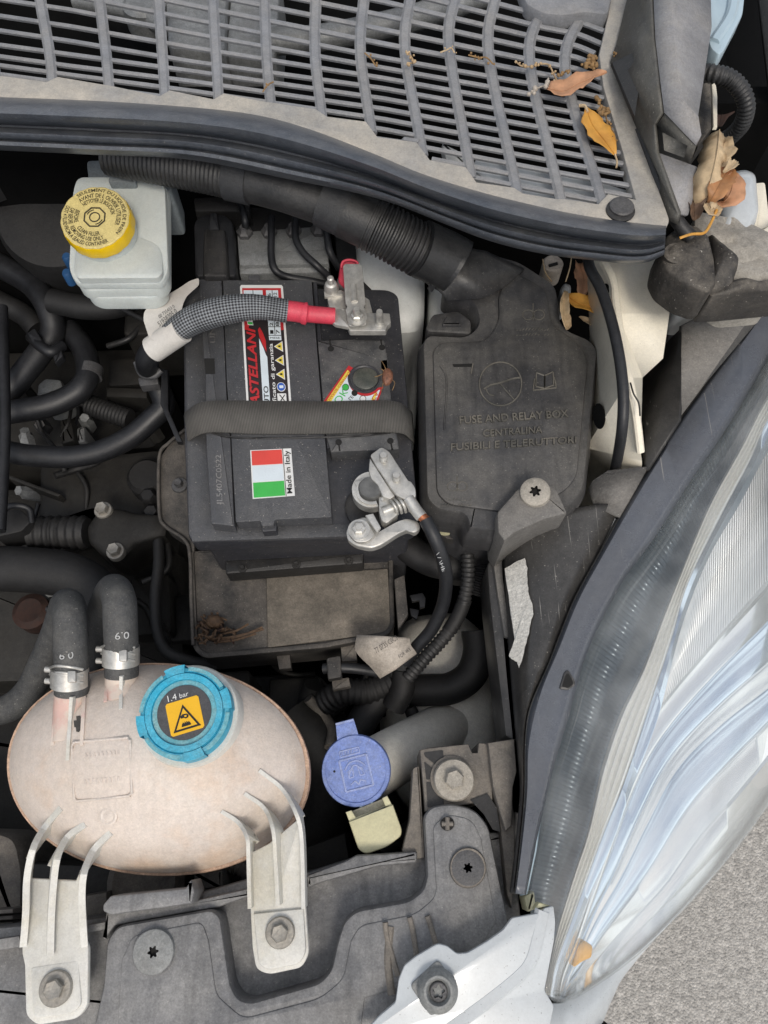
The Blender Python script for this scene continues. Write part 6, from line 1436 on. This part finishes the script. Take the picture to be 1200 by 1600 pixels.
# ------------------------------------------------------------------ leaves and debris on top
leaf('dry_leaf', 'curled orange brown leaf lying across the cowl grille slats', [(856, 138, .938), (880, 142, .939), (905, 130, .942), (948, 113, .950)], [.0055, .0088, .0062, .0008], M['pink'], curl=.003)
leaf('dry_leaf', 'yellow leaf with a pale stalk lying near the grille edge', [(916, 168, .938), (926, 195, .938), (945, 220, .938), (961, 242, .937)], [.0008, .0085, .0085, .0012], M['leaf3'], curl=.002)
sk = tube('leaf_stalk', [(905, 165, .938), (914, 166, .939), (918, 175, .939)], .0012, M['leaf2'], None, s=6); tag(sk, 'pale stalk tip above the yellow grille leaf', 'leaf stalk')
sk = tube('leaf_stalk', [(961, 241, .9375), (964, 252, .937), (963, 262, .936)], .0007, M['leaf2'], None, s=6); tag(sk, 'thin stalk below the yellow grille leaf', 'leaf stalk')
def sprig(label, pts, z=.936, blobs=8, m='sprig', rr=.0018):
    x0, y0 = pts[0]; t = thing('dried_sprig', label, 'dried sprig', x0, y0, z)
    tube('stem', [(x, y, z+.001+.001*math.sin(i*2)) for i, (x, y) in enumerate(pts)], .0006, M[m], t, s=5)
    Q = cr([Vector(p) for p in pts], 40)
    for i in range(blobs):
        q = random.choice(Q); r_ = random.uniform(.5, 1)*rr
        C = W(q.x+random.uniform(-4, 4), q.y+random.uniform(-4, 4), z+.001+random.random()*.002)
        lathe('floret', [(r_*.4, -r_*.8), (r_, 0), (r_*.7, r_*.7), (r_*.2, r_)], C, M[m], t, (random.uniform(-.6, .6), random.uniform(-.6, .6), 1), 7, ang=90)
    return t
sprig('tiny dried sprig on a grille rib above the taped conduit', [(411, 143), (418, 133), (427, 128)], blobs=4, rr=.001)
sprig('narrow brown seed husk lying on the grille slats', [(570, 83), (580, 92), (586, 102)], blobs=4, rr=.0012)
sprig('golden dried flower curl on a grille rib', [(634, 82), (642, 88), (646, 98), (636, 98)], blobs=12, rr=.0016, m='leaf2')
sprig('thin pale sprig arched over a grille rib', [(688, 82), (698, 78), (705, 75), (710, 82)], blobs=4, rr=.0009, m='leaf2')
sprig('string of tiny dried florets across the upper grille slats', [(732, 86), (748, 90), (760, 90), (770, 100)], blobs=9, rr=.0012)
sprig('round dried flower head trailing a stem on the grille', [(806, 96), (815, 103), (832, 104), (846, 100), (858, 102), (866, 118), (871, 127)], blobs=14, rr=.0017, m='leaf2')
sprig('dried floret above the orange brown leaf', [(872, 120), (880, 114), (888, 110)], blobs=9, rr=.0016)
sprig('brown dried flower ball at the grille corner', [(912, 100), (920, 94), (926, 90), (930, 106), (918, 104)], blobs=26, rr=.0024)
sprig('pale knotted stalk at the base of the orange brown leaf', [(830, 146), (840, 138), (852, 132), (857, 122)], blobs=8, rr=.0026, m='label2')
sprig('dark dried flower cluster above the yellow leaf', [(932, 156), (940, 166), (950, 170), (942, 176), (936, 168)], blobs=22, rr=.0021)
sprig('thin string of florets beside the yellow leaf', [(946, 178), (950, 196), (958, 206), (963, 222)], blobs=12, rr=.0011)
sprig('tiny red brown fragment at the corner of the end cover', [(960, 84), (966, 88)], blobs=7, rr=.0014)
# pile at the corner
leaf('dry_leaf', 'pale tan rolled leaf standing in the pile beside the hinge post', [(1124, 203, .945), (1120, 240, .950), (1110, 285, .946), (1102, 312, .935)], [.0070, .0085, .0105, .005], M['leaf2'], curl=-.009)
leaf('dry_leaf', 'brown crinkled leaf in the middle of the corner pile', [(1142, 262, .94), (1130, 280, .944), (1116, 305, .942), (1104, 325, .932)], [.001, .008, .008, .002], M['leaf'], curl=.003)
leaf('dry_leaf', 'broad orange leaf resting against the white hinge post', [(1120, 315, .93), (1132, 315, .935), (1142, 300, .94), (1148, 270, .942)], [.003, .0095, .0088, .002], M['pink'], curl=.002)
leaf('dry_leaf', 'dark curled leaf at the foot of the corner pile', [(1088, 290, .93), (1085, 315, .932), (1085, 345, .925)], [.005, .0085, .003], M['leafd'], curl=.005)
leaf('dry_leaf', 'reddish crumpled leaf between the dark leaf and the rolled leaf', [(1085, 290, .936), (1100, 288, .938), (1110, 284, .936)], [.002, .005, .002], M['leaf'], curl=.004)
leaf('dry_leaf', 'rusty leaf deep behind the corrugated hose', [(1142, 150, .88), (1130, 175, .875), (1124, 198, .87)], [.003, .0085, .002], M['rust'], curl=.002)
leaf('dry_leaf', 'pale crumpled leaf leaning behind the rolled tan leaf', [(1132, 215, .935), (1128, 245, .942), (1122, 275, .94)], [.002, .0075, .003], M['leaf2'], curl=.005)
leaf('dry_leaf', 'small tan leaf scrap on top of the broad orange leaf', [(1150, 252, .944), (1140, 262, .948), (1130, 270, .946)], [.001, .0045, .001], M['leaf2'], curl=.003)
leaf('dry_leaf', 'pale underside leaf lying below the broad orange leaf', [(1104, 318, .936), (1112, 330, .937), (1124, 322, .936)], [.002, .006, .002], M['leaf2'], curl=.002)
sk = tube('leaf_stalk', [(1062, 372, .934), (1080, 366, .936), (1100, 364, .936), (1110, 350, .936), (1120, 328, .938)], .0010, M['leaf3'], None, s=6); tag(sk, 'long bent yellow stalk below the corner leaf pile', 'leaf stalk')
